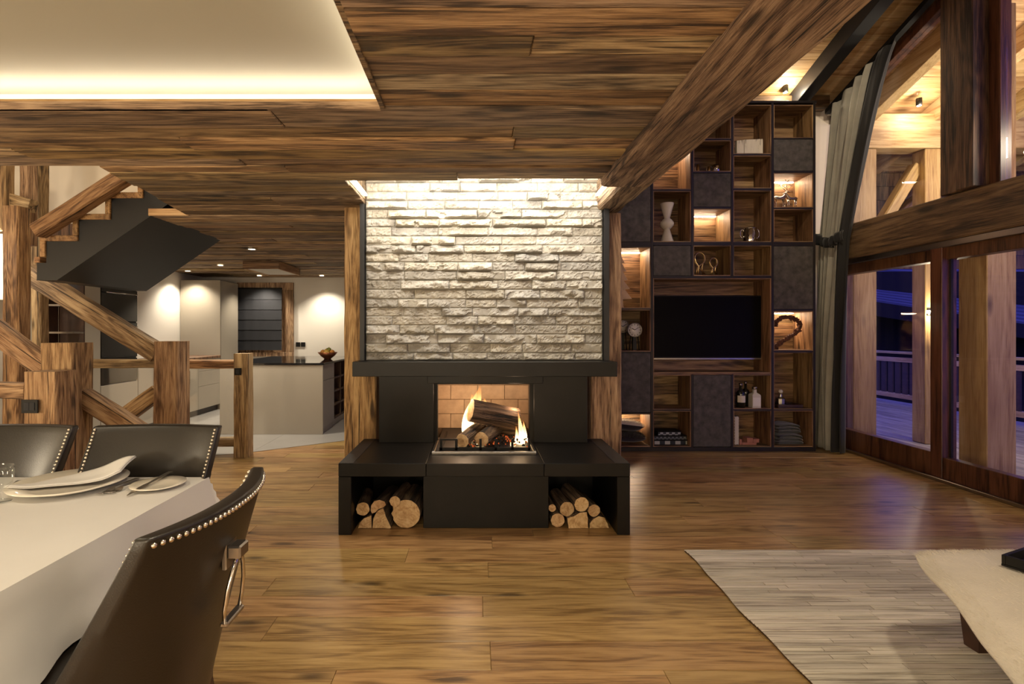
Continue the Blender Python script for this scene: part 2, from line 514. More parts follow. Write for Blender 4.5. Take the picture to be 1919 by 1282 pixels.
# kitchen stone floor, laid with a slanting front edge
tf = empty('floor_kitchen', (-3, 7, 0), label='pale grey stone floor of the kitchen behind the railing', cat='floor', kind='structure')
edge = [(-6.1, 4.6), (-3.3, 5.38), (-2.57, 5.64), (-1.64, 6.27), (0.2, 7.2)]
def edge_y(x):
    for (xa, ya), (xb, yb) in zip(edge, edge[1:]):
        if xa <= x <= xb: return ya + (yb - ya) * (x - xa) / (xb - xa)
    return 5
xs = [-6.1, -5.2, -4.3, -3.4, -2.5, -1.6, -0.7, 0.2]
for i in range(7):
    ys = [None, 6.9, 7.8, 8.7, 9.65]
    for j in range(4):
        a, b2 = xs[i] + 0.0015, xs[i + 1] - 0.0015
        if j == 0:
            pts = [(a, edge_y(a))] + [q for q in edge if a < q[0] < b2] + [(b2, edge_y(b2)), (b2, 6.8985), (a, 6.8985)]
            if edge_y(b2) > 6.85: continue
        else:
            pts = [(a, ys[j]), (b2, ys[j]), (b2, ys[j + 1] - 0.003), (a, ys[j + 1] - 0.003)]
        rel(MB().prism(pts, 'z', 0.0005, 0.004), 'tile', M['tile'], tf, Vector(((a + b2) / 2, 7, 0)))

# ---- flat ceiling of reclaimed boards
ceil_ = empty('ceiling', (0, 2, CH), label='low ceiling of brown reclaimed boards above fireplace and kitchen', cat='ceiling', kind='structure')
STX = lambda y: -2.316 + (y - 3.14) / (4.45 - 3.14) * (-2.52 + 2.316)      # skewed right edge of the stair opening
CX0, CX1, CY0, CY1 = -0.88, 0.955, 3.42, 4.10                             # chimney slot
def spans(y0, y1):
    """list of ((x at y0, x at y1) left, same right)"""
    ym = (y0 + y1) / 2
    right = 0.84 if ym < 3.42 else (0.96 if ym < 4.3 else 0.9)
    left = (-6.1, -6.1)
    if ym < 2.31: left = (-0.435, -0.435)
    elif 3.14 < ym < 4.45: left = (STX(y0), STX(y1))
    elif 4.45 < ym < 5.76: left = (-2.845, -2.86)
    if CY0 < ym < CY1:
        return [(left, (CX0, CX0))]
    return [(left, (right, right))]
brk = [-2.4, 2.31, 3.14, 3.25, 3.42, 4.10, 4.45, 5.76, 9.66]
def cplank(l, r, y0, y1):
    t = rnd.choice([0.0, 0.004, 0.008, 0.013])
    pts = [(l[0] + .001, y0 + .003), (r[0] - .001, y0 + .003), (r[1] - .001, y1 - .003), (l[1] + .001, y1 - .003)]
    c = Vector(((l[0] + r[0]) / 2, (y0 + y1) / 2, CH))
    rel(MB().prism(pts, 'z', CH + t - 0.004, CH + 0.03), 'board', M['ceil'], ceil_, c, bevel=0.004)
for a, b2 in zip(brk, brk[1:]):
    if a < 0: a = 0.9
    n = max(1, round((b2 - a) / 0.165))
    w = [rnd.uniform(0.75, 1.3) for _ in range(n)]
    s = sum(w); y = a
    for q in w:
        y1 = y + (b2 - a) * q / s
        for l, r in spans(y, y1):
            cuts = []
            x = min(l) + rnd.uniform(0.6, 2.6)
            while x < max(r) - 0.5:
                if x > max(l) + 0.4: cuts.append((x, x))
                x += rnd.uniform(1.7, 3.2)
            e = [l] + cuts + [r]
            for p, q2 in zip(e, e[1:]): cplank(p, q2, y, y1)
        y = y1
# structural slab above the boards (openings for cove, stair and chimney slot)
for (x0, x1, y0, y1) in [(-0.33, 0.84, -2.5, 2.42), (-6.2, 0.84, 2.52, 3.14), (-2.2, 0.84, 3.14, 3.42), (-2.2, CX0 - 0.02, 3.42, 4.45), (-1.7, 0.9, 4.45, 5.76), (-6.2, 0.9, 5.76, 9.8),
                         (CX0 - 0.02, 0.96, 4.14, 4.45)]:
    box('backing', x0, x1, y0, y1, CH + 0.031, CH + 0.2, M['walnutz'], ceil_)
MB().prism([(STX(3.14) + .004, 3.14), (-2.2, 3.14), (-2.2, 4.45), (STX(4.45) + .004, 4.45)], 'z', CH + 0.031, CH + 0.2).build('backing', M['walnutz'], ceil_)
box('backing', -2.83, -1.7, 4.48, 5.76, CH + 0.031, CH + 0.036, M['walnutz'], ceil_)
# lip boards of the light cove
box('lip_board', -6.1, -0.435, 2.311, 2.333, CH - 0.004, CH + 0.031, M['ceil'], ceil_, 0.002)
box('lip_board', -6.1, -0.42, 2.335, 2.352, CH + 0.0305, CH + 0.052, M['pinex'], ceil_)
box('lip_board', -0.434, -0.412, -2.4, 2.31, CH - 0.004, CH + 0.052, M['ceil'], ceil_, 0.002)
M['led_soft'] = emit('led_tape_soft', (1.0, 0.82, 0.60), 4.0)
cove = empty('ceiling_cove', (-3.2, 0, CH + 0.1), label='white plaster ceiling panel in lit recess above dining table', cat='ceiling', kind='structure')
box('plaster_panel', -6.2, -0.33, -2.5, 2.52, CH + 0.15, CH + 0.2, M['stretch'], cove)
box('end_panel', -6.2, -0.33, 2.50, 2.52, CH + 0.031, CH + 0.15, M['white'], cove)
box('end_panel', -0.35, -0.33, -2.5, 2.5, CH + 0.031, CH + 0.15, M['white'], cove)
box('led_tape', -6.1, -0.40, 2.385, 2.395, CH + 0.036, CH + 0.042, M['led_soft'], cove)
box('led_tape', -0.395, -0.385, -2.4, 2.385, CH + 0.036, CH + 0.042, M['led_soft'], cove)
lamp('AREA', (-3.25, 2.395, CH + 0.046), 11, WARMW, 5.6, 0.03, rot=(math.radians(180), 0, 0), name='cove_led')
lamp('AREA', (-0.385, 0.2, CH + 0.046), 9, WARMW, 0.03, 4.3, rot=(math.radians(180), 0, 0), name='cove_led')
# chimney slot lining
slot = empty('trim_1', (0, 3.7, CH), label='wood lined light slot in the ceiling over the stone wall', cat='trim', kind='structure')
box('slot_front', CX0 - 0.02, CX1 + 0.02, CY0 - 0.022, CY0 - 0.001, CH + 0.031, CH + 0.32, M['ceil'], slot)
box('slot_side', CX0 - 0.02, CX0, CY0, 4.14, CH + 0.031, CH + 0.32, M['ceil'], slot)
box('slot_side', CX1, CX1 + 0.02, CY0, 4.14, CH + 0.04, CH + 0.32, M['ceil'], slot)
box('slot_top', CX0 - 0.02, CX1 + 0.02, CY0 - 0.02, 4.14, CH + 0.32, CH + 0.34, M['walnutz'], slot)
box('led_profile', CX0 + 0.012, CX1 - 0.012, CY0 + 0.004, CY0 + 0.024, CH + 0.05, CH + 0.062, M['led'], slot)
box('led_profile', CX0 + 0.004, CX0 + 0.026, CY0 + 0.03, 4.0, CH + 0.05, CH + 0.062, M['ledhot'], slot)
box('led_profile', CX1 - 0.026, CX1 - 0.004, CY0 + 0.03, 4.0, CH + 0.05, CH + 0.062, M['ledhot'], slot)
lamp('AREA', (0.04, CY0 + 0.06, CH + 0.10), 20, (1.0, 0.92, 0.79), 1.7, 0.04, rot=(math.radians(58), 0, 0), name='slot_led')
lamp('AREA', (0.04, CY0 + 0.36, CH + 0.28), 11, (1.0, 0.92, 0.79), 1.6, 0.05, rot=(math.radians(25), 0, 0), name='slot_led')

# ---- walls
def wallbox(name, label, *a, mat='plaster'):
    o = box(name, *a, M[mat])
    return tag(o, label, 'wall', kind='structure')
wallbox('wall_rear', 'plain plaster wall behind the dining and living areas', -6.3, 4.5, -2.7, -2.5, 0, 7.6)
wallbox('wall_left', 'plain plaster wall closing the dining and stair side', -6.3, -6.2, -2.5, 9.8, 0, 5.3)
wallbox('wall_kitchen', 'white plaster wall at the far end of the kitchen', -6.2, 0.5, 9.66, 9.8, 0, 2.36, mat='white')
wallbox('wall_kitchen_side', 'white plaster wall beside the kitchen worktop', -5.25, -5.1, 5.2, 9.66, 0, 2.35, mat='white')
wallbox('wall_passage', 'plain plaster partition between kitchen and living room', 0.92, 1.12, 6.1, 9.66, 0, 2.35)
wallbox('wall_back', 'pale plaster wall behind the tall bookcase', 1.12, XW + 0.1, 6.11, 6.3, 0, 4.6)
wallbox('wall_mezzanine', 'upper wall above the big ceiling beam', 1.00, 1.16, -2.5, 6.11, 2.70, 7.4)
wallbox('wall_stair', 'pink beige plaster wall above the staircase', -6.2, -1.6, 5.78, 5.95, 2.37, 5.3)
wallbox('wall_stair_front', 'upper wall above the stair opening', -6.2, -1.6, 2.9, 3.10, 2.56, 5.3)
wallbox('wall_stair_side', 'upper side wall at the stair head', -1.6, -1.45, 3.1, 5.78, 2.56, 5.3)
tag(box('ceiling_stair', -6.2, -1.45, 2.9, 5.95, 5.3, 5.4, M['white']), 'white ceiling above the stairwell', 'ceiling', kind='structure')
lamp('POINT', (-3.6, 3.9, 3.9), 45, WARM, 0.15, name='stairwell_lamp')
lamp('POINT', (-5.0, 4.6, 2.1), 10, (0.9, 0.9, 0.85), 0.1, name='stairwell_lamp')

# ---- big hewn beam and fireplace posts
bm_ = empty('ceiling_beam', (1.0, 2, CH), label='massive rough hewn ceiling beam running from the camera to the fireplace', cat='beam', kind='structure')
zb = EYE + 0.962
timber('beam_timber', (0.998, -2.45, zb + 0.20), (0.998, 3.43, zb + 0.20), 0.335, 0.40, M['beam'], bm_, rough=0.011, seed=3, up=(0, 0, 1), seglen=0.05, chamfer=0.018)
timber('beam_timber', (1.062, 3.42, zb + 0.20), (1.062, 4.30, zb + 0.20), 0.207, 0.40, M['beam'], bm_, rough=0.010, seed=3, up=(0, 0, 1), seglen=0.05, chamfer=0.018)
o = timber('fireplace_post', (-0.945, 4.29, 0), (-0.945, 4.29, CH - 0.003), 0.26, 0.26, M['timber'], rough=0.005, seed=11)
tag(o, 'reclaimed timber post standing at the kitchen side of the stone wall', 'post', 'posts beside the fireplace', 'structure')
o = timber('fireplace_post', (1.055, 4.29, 0), (1.055, 4.29, zb - 0.004), 0.25, 0.26, M['timber'], rough=0.005, seed=23)
tag(o, 'reclaimed timber post under the end of the big beam', 'post', 'posts beside the fireplace', 'structure')

# ---- stone chimney wall
ST = 4.075
sx0, sx1, sz0, sz1 = -0.878, 1.000, 1.116, 2.62
cw = empty('wall_chimney', (0.06, ST, sz0), label='split face pale stone wall above the black fireplace', cat='wall', kind='structure')
box('core', sx0, sx1, ST + 0.004, 4.155, sz0 - 0.1, sz1, M['steel2'], cw)
for x0, x1 in ((sx0 - 0.038, sx0 - 0.004), (sx1 + 0.004, sx1 + 0.042)):
    box('steel_edge', x0, x1, ST - 0.055, 4.155, sz0, sz1, M['steel2'], cw)
def stone_mat():
    m, nt, b = newmat('split_stone')
    vec, r = objcoord(nt)
    n1 = noise_n(nt, vec, 9, 6, 0.65)
    n2 = noise_n(nt, vec, 70, 4, 0.6)
    col = ramp(nt, n1, [(0.3, (0.22, 0.20, 0.165)), (0.5, (0.33, 0.305, 0.255)), (0.72, (0.42, 0.395, 0.335))])
    hs = N(nt, 'ShaderNodeHueSaturation')
    L(nt, math_node(nt, 'ADD', math_node(nt, 'MULTIPLY', r, 0.35), 0.82), hs.inputs['Value'])
    L(nt, math_node(nt, 'ADD', math_node(nt, 'MULTIPLY', math_node(nt, 'FRACT', math_node(nt, 'MULTIPLY', r, 9.1)), 0.5), 0.6), hs.inputs['Saturation'])
    L(nt, col, hs.inputs['Color'])
    L(nt, hs.outputs[0], b.inputs['Base Color'])
    b.inputs['Roughness'].default_value = 0.9
    bump(nt, b, math_node(nt, 'ADD', math_node(nt, 'MULTIPLY', n1, 0.5), n2), 0.5, 0.006)
    return m
M['stone'] = stone_mat()
def stone(x0, x1, z0, z1, seed):
    c = Vector(((x0 + x1) / 2, ST, (z0 + z1) / 2))
    nx, nz = max(5, int((x1 - x0) / 0.0095)), 8
    base = rnd.uniform(0.004, 0.014)
    bulge = rnd.choice([0.004, 0.008, 0.02, 0.03, 0.036]) * (0.7 + 0.5 * (z0 - sz0) / 1.3)
    tilt = rnd.uniform(-1.2, 1.2)
    ridge = rnd.uniform(0.25, 0.6)
    zs = [z0 + (z1 - z0) * j / nz for j in range(nz + 1)]
    vs = []; fs = []
    for j, z in enumerate(zs):
        for i in range(nx + 1):
            x = x0 + (x1 - x0) * i / nx
            u, v = i / nx, j / nz
            e = min(1, min(u, 1 - u) * (x1 - x0) / 0.012) * min(1, min(v, 1 - v) * (z1 - z0) / 0.009)
            q = noise.noise((x * 11 + seed, z * 17, seed * 1.7))
            line = ridge + tilt * (u - 0.5) * 0.6 + 0.45 * noise.noise((x * 14, seed, 2.2)) + 0.12 * noise.noise((x * 45, seed, 9))
            step = 1 / (1 + math.exp((v - line - 0.15) * 14))          # proud lower half, split back above
            h = base + bulge * (0.25 + step * 0.75) * (0.55 + 0.9 * max(0, q + 0.45)) + 0.008 * noise.noise((x * 42, z * 60, seed)) + 0.006 * noise.noise((x * 95, z * 120, seed + 3))
            if q < -0.30: h = base + 0.003
            h = h * (0.35 + 0.65 * e)
            jx = 0 if i in (0, nx) else 0.003 * noise.noise((x * 90, z * 90, 1.1))
            vs.append((x + jx, ST - h, z))
    for j in range(nz):
        for i in range(nx):
            a = j * (nx + 1) + i
            fs.append((a, a + 1, a + nx + 2, a + nx + 1))
    # sides back to the core
    ring = [i for i in range(nx + 1)] + [(j * (nx + 1) + nx) for j in range(1, nz + 1)] + [nz * (nx + 1) + i for i in range(nx - 1, -1, -1)] + [j * (nx + 1) for j in range(nz - 1, 0, -1)]
    b0 = len(vs)
    for i in ring:
        vs.append((vs[i][0], ST + 0.003, vs[i][2]))
    n = len(ring)
    for i in range(n):
        k = (i + 1) % n
        fs.append((ring[k], ring[i], b0 + i, b0 + k))
    rel(MB().add(vs, fs), 'stone', M['stone'], cw, c)
z = sz0 + 0.001
row = 0
while z < sz1 - 0.03:
    h = rnd.choice([0.066, 0.070, 0.073, 0.075]) if row else 0.058
    x = sx0
    first = True
    while x < sx1 - 0.001:
        l = rnd.uniform(0.15, 0.40) if first else rnd.uniform(0.23, 0.43)
        first = False
        if sx1 - (x + l) < 0.12: l = sx1 - x
        stone(x + 0.001, x + l - 0.001, z + 0.001, min(z + h, sz1) - 0.001, rnd.uniform(0, 90))
        x += l
    z += h
    row += 1

# ---- sloping roof over living room and terrace (falls towards the bookcase)
SL = 0.325
def roofz(y, lift=0.0): return EYE + 2.80 + SL * (5.9 - y) + lift
roof = empty('ceiling_roof', (3, 4, 4.6), label='pale pine boarded sloping roof above living room and terrace', cat='ceiling', kind='structure')
ang = math.atan(-SL)
y = 7.2; w = 0.235
while y > 1.0:
    for (x0, x1) in ((1.17, XW + 0.02), (XW + 0.021, 6.7), (6.701, 9.2)):
        me = MB().box(-(x1 - x0) / 2, (x1 - x0) / 2, -0.5 * w + 0.001, 0.5 * w - 0.001, 0, 0.02).mesh('roof_board', M['pinex'], 0.003)
        ob = bpy.data.objects.new('roof_board', me)
        ob.location = ((x0 + x1) / 2, y, roofz(y))
        ob.rotation_euler = (ang, 0, 0)
        link(ob, roof)
    y -= w * math.cos(ang)
MBr = MB().prism([(7.5, roofz(7.5, 0.03)), (-2.6, roofz(-2.6, 0.03)), (-2.6, roofz(-2.6, 0.2)), (7.5, roofz(7.5, 0.2))], 'x', 1.0, 9.4)
MBr.build('roof_deck', M['pinex'], roof)
def rafter(name, label, x0, x1, y0, y1, dz0, dz1, mat, cat='beam'):
    mb = MB().prism([(y0, roofz(y0, dz0)), (y1, roofz(y1, dz0)), (y1, roofz(y1, dz1)), (y0, roofz(y0, dz1))], 'x', -(x1 - x0) / 2, (x1 - x0) / 2)
    mb.v = [(a, b2 - (y0 + y1) / 2, c - roofz((y0 + y1) / 2)) for a, b2, c in mb.v]
    o = mb.build(name, M[mat], bevel=0.004, loc=((x0 + x1) / 2, (y0 + y1) / 2, roofz((y0 + y1) / 2)))
    return tag(o, label, cat, kind='structure')
rafter('beam_rafter', 'dark steel grey rafter under the pine roof above the bookcase', 3.66, 3.80, 6.08, 0.0, -0.20, -0.003, 'steel2')
rafter('beam_rafter', 'second dark rafter hidden behind the big beam', 2.3, 2.44, 6.08, 0.0, -0.20, -0.003, 'steel2')
M['pine_y'] = wood('pine_sloping', 'y', (0.36, 0.21, 0.085), (0.55, 0.36, 0.17), (0.64, 0.45, 0.24), vary=0.2, rough=0.55, bumps=0.08, knots=0.3, mark=0.6)
for i, (xa, lab) in enumerate(((4.62, 'pine rafter outside next to the upper glass'), (5.45, 'second pine rafter over the terrace'), (6.3, 'third pine rafter over the terrace'), (7.2, 'outermost pine rafter over the terrace'))):
    rafter('beam_rafter', lab, xa, xa + 0.13, 7.1, 1.0, -0.24, -0.003, 'pine_y')
o = timber('beam_eaves', (1.17, 6.02, 4.02), (4.1, 6.02, 4.02), 0.15, 0.14, M['walnutz'], rough=0.003, up=(0, 0, 1))
tag(o, 'dark wooden wall plate above the bookcase', 'beam', kind='structure')
# ------------------------------------------------------------------ window wall (X = XW) and terrace
def gable(y): return roofz(y, -0.28)                 # underside of the sloping head of the upper glass
ww = empty('window_1', (XW, 4.5, 0), label='tall window wall with sliding doors below and sloping glass above', cat='window', kind='structure')
def wbox(name, y0, y1, z0, z1, mat='frame', x0=-0.05, x1=0.05, bevel=0.004, parent=None):
    o = box(name, XW + x0, XW + x1, y0, y1, z0, z1, M[mat], parent or ww, bevel)
    return o
# tie beam between lower and upper glazing, steel track below it
timber('tie_beam', (XW, 6.08, 2.345), (XW, 0.0, 2.345), 0.24, 0.385, M['walnutz'], ww, rough=0.003, seed=5, up=(0, 0, 1))
wbox('track', 0.0, 5.95, 2.095, 2.150, 'pewter', -0.10, -0.05, 0.003)
wbox('head_rail', 0.0, 6.08, 1.99, 2.15, 'frame', -0.05, 0.07)
# first sliding door: D 4.70 .. 5.98 ; second: 2.3 .. 4.585
wbox('bottom_rail', 4.70, 5.98, 0.0, 0.232, 'frame', -0.055, 0.03)
wbox('bottom_rail', 2.30, 4.585, 0.0, 0.215, 'frame', -0.085, 0.0)
wbox('stile', 4.585, 4.705, 0.0, 2.10, 'frame', -0.095, 0.04)
wbox('stile', 5.92, 6.06, 0.0, 2.0, 'frame', -0.055, 0.03)
wbox('stile', 2.20, 2.32, 0.0, 2.10, 'frame', -0.095, 0.04)
wbox('gasket', 4.565, 4.584, 0.21, 2.0, 'black', -0.03, -0.01, 0)
wbox('glass_pane', 4.71, 5.915, 0.225, 1.995, 'glass', 0.0, 0.012, 0)
wbox('glass_pane', 2.32, 4.58, 0.21, 2.0, 'glass', -0.045, -0.033, 0)
wbox('threshold', 2.2, 6.0, 0.0, 0.03, 'pewter', -0.13, -0.096, 0.002)
# upper glazing
for y0, y1 in ((4.56, 6.05), (0.2, 4.12)):
    MB().prism([(y0, 2.53), (y1, 2.53), (y1, gable(y1)), (y0, gable(y0))], 'x', XW, XW + 0.012).build('glass_pane', M['glass'], ww)
MB().prism([(6.1, gable(6.1)), (0.0, gable(0.0)), (0.0, gable(0.0) + 0.1), (6.1, gable(6.1) + 0.1)], 'x', XW - 0.05, XW + 0.06).build('sloping_head', M['frame'], ww, bevel=0.004)
MB().prism([(6.1, gable(6.1) + 0.1), (0.0, gable(0.0) + 0.1), (0.0, roofz(0)), (6.1, roofz(6.1))], 'x', XW - 0.02, XW + 0.06).build('gable_infill', M['walnutz'], ww)
for (ya, yb, xa, xb, mt) in ((4.385, 4.555, -0.14, 0.10, 'walnutz'), (4.225, 4.375, -0.17, 0.10, 'walnutz'), (4.13, 4.222, -0.04, 0.06, 'frame')):
    mb = MB().prism([(ya, 2.545), (yb, 2.545), (yb, gable(yb)), (ya, gable(ya))], 'x', XW + xa, XW + xb)
    rel(mb, 'upper_post' if mt == 'walnutz' else 'upper_frame', M[mt], ww, Vector((XW, (ya + yb) / 2, 3)), 0.006)
wbox('solid_wall', -2.5, 2.2, 0.0, 2.15, 'plaster', -0.05, 0.15, 0)
mb = MB().prism([(-2.5, 2.15), (0.19, 2.15), (0.19, roofz(0.19)), (-2.5, roofz(-2.5))], 'x', XW - 0.05, XW + 0.15)
mb.build('solid_wall', M['plaster'], ww)
# black curtain track under the slope
mb = MB().prism([(6.0, gable(6.0) + 0.05), (4.4, gable(4.4) + 0.05), (4.4, gable(4.4) + 0.10), (6.0, gable(6.0) + 0.10)], 'x', 4.08, 4.14)
tag(mb.build('curtain_track', M['black']), 'black sloping curtain track under the roof', 'curtain rail')

# curtain
cur = empty('curtain', (4.1, 5.8, 0), label='tall grey green curtain with black border tied back beside the window', cat='curtain')
def lerp(a, b, t): return a + (b - a) * t
def curt(u, v):
    """u 0 (room corner) .. 1 (leading edge), v 0 top .. 1 bottom"""
    ztop = gable(lerp(5.95, 5.0, u)) + 0.05
    z = lerp(ztop, 0.012, v)
    tz = 2.33                                               # tie height
    if z > tz:
        t = (ztop - z) / (ztop - tz)
        ya = lerp(5.97, 6.02, t)
        yb = lerp(5.00, 5.53, t ** 0.75)
        xa, amp = lerp(4.10, 4.02, t), lerp(0.045, 0.03, t)
    else:
        t = (tz - z) / tz
        s = math.sin(min(1, t * 1.25) * math.pi / 2)
        ya = lerp(6.02, 6.03, s)
        yb = lerp(5.53, 5.60, s)
        xa, amp = lerp(4.02, 3.99, s), lerp(0.03, 0.06, s)
    y = lerp(ya, yb, u)
    ph = u * math.pi * 2 * 5.5
    x = xa + amp * math.sin(ph) + 0.012 * math.sin(ph * 2.3 + z * 2) + 0.03 * (0.5 - u)
    return (x, y + 0.012 * math.sin(ph * 1.4 + z * 1.3), z)
def strip(u0, u1, nu, nv):
    return MB().grid(lambda a, b2: curt(lerp(u0, u1, a), b2), nu, nv)
def thick(o, t=0.006):
    md = o.modifiers.new('thickness', 'SOLIDIFY'); md.thickness = t; md.offset = 0
    return o
thick(strip(0.0, 0.72, 110, 60).build('cloth', M['curtain'], cur))
thick(strip(0.72, 1.0, 40, 60).build('border', M['velvet'], cur))
tb = [Vector(curt(k / 20, 0.46)) for k in range(21)]
pts = [(p.x - 0.055, p.y, 2.36 + 0.10 * (abs(k - 12) / 12.0) ** 1.4) for k, p in enumerate(tb)]
mb = MB()
mb.grid(lambda a, b2: (pts[int(a * 20 + .5)][0] + 0.015 * math.sin(b2 * math.pi) * -1, pts[int(a * 20 + .5)][1], pts[int(a * 20 + .5)][2] - 0.08 + 0.11 * b2), 20, 4)
thick(mb.build('tie_back', M['velvet'], cur), 0.01)

# ---- terrace
deck = empty('floor_terrace', (6, 5, -0.05), label='weathered timber terrace deck outside the window', cat='floor', kind='structure')
x = XW + 0.16
while x < 8.0:
    box('deck_board', x, x + 0.135, 1.0, 12.5, -0.04, -0.005, M['deck'], deck, 0.003)
    x += 0.142
box('joist_base', XW + 0.1, 8.0, 1.0, 12.5, -0.2, -0.041, M['darkwood'], deck)
for nm, lab, (x0, x1, y0, y1, z1) in (
        ('terrace_post', 'pine terrace post close to the curtain', (4.49, 4.765, 6.10, 6.37, 3.52)),
        ('terrace_post', 'slim pine terrace post carrying the wall lamp', (5.345, 5.53, 6.10, 6.29, 3.52)),
        ('terrace_post', 'thick square pine terrace post behind the sliding door', (4.585, 4.85, 4.60, 4.875, 4.3))):
    c = Vector(((x0 + x1) / 2, (y0 + y1) / 2, 0))
    mb = MB().box(x0, x1, y0, y1, 0, z1)
    tag(rel(mb, nm, M['pinez'], None, c, 0.006), lab, 'post', 'pine posts on the terrace', 'structure')
tag(rel(MB().box(4.35, 9.0, 6.09, 6.32, 3.525, 3.935), 'beam_terrace', M['pinex'], None, Vector((6.5, 6.2, 3.7)), 0.006), 'heavy pine beam across the terrace at eaves height', 'beam', kind='structure')
o = timber('beam_brace', (4.75, 6.25, 2.35), (5.36, 6.25, 3.35), 0.12, 0.14, M['pinez'], rough=0.001)
tag(o, 'diagonal pine brace between the two terrace posts', 'brace', kind='structure')
o = timber('beam_brace', (4.76, 6.95, 2.2), (6.6, 6.95, 3.6), 0.12, 0.2, M['walnutz'], rough=0.001)
tag(o, 'dark sloping barge board behind the terrace posts', 'brace', kind='structure')
gp = empty('wall_gable', (5.9, 7.5, 2.3), label='dark boarded gable panel behind the terrace posts', cat='wall', kind='structure')
for k in range(9):
    box('board', 4.2, 9.2, 7.45, 7.48, 2.25 + 0.2 * k, 2.445 + 0.2 * k, M['walnutz'], gp, 0.003)
rl = empty('terrace_railing', (7.75, 8, 0), label='timber terrace railing with upright boards at dusk', cat='railing')
for z0, z1, t in ((0.93, 0.97, 0.07), (0.78, 0.86, 0.05), (0.12, 0.20, 0.05)):
    box('rail', 7.75 - t, 7.75 + t, 1.0, 12.4, z0, z1, M['pine_y'], rl, 0.003)
y = 1.1
while y < 12.4:
    if round((y - 1.1) / 0.16) % 12 == 0: box('post', 7.69, 7.81, y - 0.06, y + 0.06, -0.005, 0.93, M['pinez'], rl, 0.003)
    else: box('baluster', 7.735, 7.76, y - 0.05, y + 0.05, 0.14, 0.82, M['darkwood'], rl)
    y += 0.16
# terrace lamps and added unseen fill
def ball_spot(label, loc, power, glow=True, cat='spotlight', d=(0, 0, 1)):
    t = empty('ceiling_spot', loc, label=label, cat=cat)
    l = Vector(loc)
    MB().lathe([(0.0, -0.035), (0.026, -0.035), (0.030, -0.02), (0.030, 0.05), (0.0, 0.05)], 16, l).build('housing', M['steel'], t)
    MB().lathe([(0.0, -0.042), (0.014, -0.040), (0.022, -0.0355), (0.0, -0.0355)], 16, l).build('bulb', M['spot'], t)
    lamp('POINT', (l.x, l.y - 0.06, l.z - 0.08), power, WARM, 0.03, name='spot_lamp')
    return t
ball_spot('small bright spotlight above the top of the bookcase', (3.545, 5.88, 4.12), 10)
ball_spot('small bright spotlight under the terrace roof', (5.14, 5.95, 4.0), 11)
wl = empty('wall_lamp', (5.33, 6.10, 1.56), label='small glowing wall lamp on the slim terrace post', cat='lamp')
box('backplate', 5.36, 5.42, 6.085, 6.099, 1.53, 1.62, M['steel'], wl, 0.002)
box('lamp_head', 5.34, 5.40, 6.02, 6.085, 1.56, 1.59, M['spot'], wl, 0.004)
lamp('POINT', (5.40, 5.98, 1.55), 16, WARM, 0.03, name='wall_lamp_light')
lamp('POINT', (4.75, 3.6, 3.0), 38, WARM, 0.1, name='terrace_fill')  # two bodiless fill lights, added to keep the pine posts warm
lamp('POINT', (5.6, 5.0, 3.2), 75, WARM, 0.1, name='terrace_fill')

# ---- neighbouring chalet
ch = empty('neighbour_chalet', (16, 15, -1), label='dark neighbouring chalet with blue dusk lit shingle roof', cat='building')
M['night'] = plain('night_boards', (0.016, 0.011, 0.011), 0.9)
M['slate'] = plain('dusk_shingles', (0.10, 0.10, 0.16), 0.7)
MB().box(10.5, 26, 16.0, 24, -4, 3.2).build('wall', M['night'], ch)
def slope(a, b2):
    # roof falling towards the viewer and the right
    return (lerp(9.2, 27, a), lerp(14.4, 20.5, b2), lerp(2.05, 4.4, b2) - 0.30 * (lerp(9.2, 27, a) - 12.0) * (1 - b2) * 0.5)
for i in range(18):
    a0 = i / 18
    q0, q1, q2, q3 = slope(0, a0), slope(1, a0), slope(1, a0 + 1 / 18), slope(0, a0 + 1 / 18)
    up = 0.06
    vs = [q0, q1, q2, q3, (q0[0], q0[1], q0[2] + up), (q1[0], q1[1], q1[2] + up), (q2[0], q2[1], q2[2] + 0.01), (q3[0], q3[1], q3[2] + 0.01)]
    MB().add(vs, [(0, 3, 2, 1), (4, 5, 6, 7), (0, 1, 5, 4), (1, 2, 6, 5), (2, 3, 7, 6), (3, 0, 4, 7)]).build('shingle_course', M['slate'], ch)
q0, q1 = slope(0, 0), slope(1, 0)
MB().add([q0, q1, (q1[0], q1[1], q1[2] - 0.4), (q0[0], q0[1], q0[2] - 0.4), (q0[0], q0[1] + .1, q0[2]), (q1[0], q1[1] + .1, q1[2]), (q1[0], q1[1] + .1, q1[2] - 0.4), (q0[0], q0[1] + .1, q0[2] - 0.4)],
         [(0, 1, 2, 3), (7, 6, 5, 4), (0, 4, 5, 1), (3, 2, 6, 7)]).build('fascia', M['night'], ch)
tag(MB().grid(lambda a, b2: (lerp(-5, 60, a), 45 + 6 * math.sin(a * 5), lerp(-6, 5.0 + 1.5 * math.sin(a * 9) + 0.8 * math.sin(a * 23), b2)), 40, 6).build('hills', plain('dark_hillside', (0.02, 0.022, 0.03), 1.0)), 'dark wooded hillside beyond the terrace', 'hill', kind='structure')
tag(box('ground', -20, 60, -20, 60, -4.2, -4.0, plain('night_ground', (0.03, 0.03, 0.035), 1.0)), 'dark ground below the terrace', 'ground', kind='structure')
# ------------------------------------------------------------------ fireplace
D1 = 3.384
fp = empty('fireplace', (0.05, 3.7, 0), label='black steel fireplace with long bench hearth and mantel shelf', cat='fireplace')
bx0, bx1, bt = -0.913, 1.015, 0.472
bth = 0.086
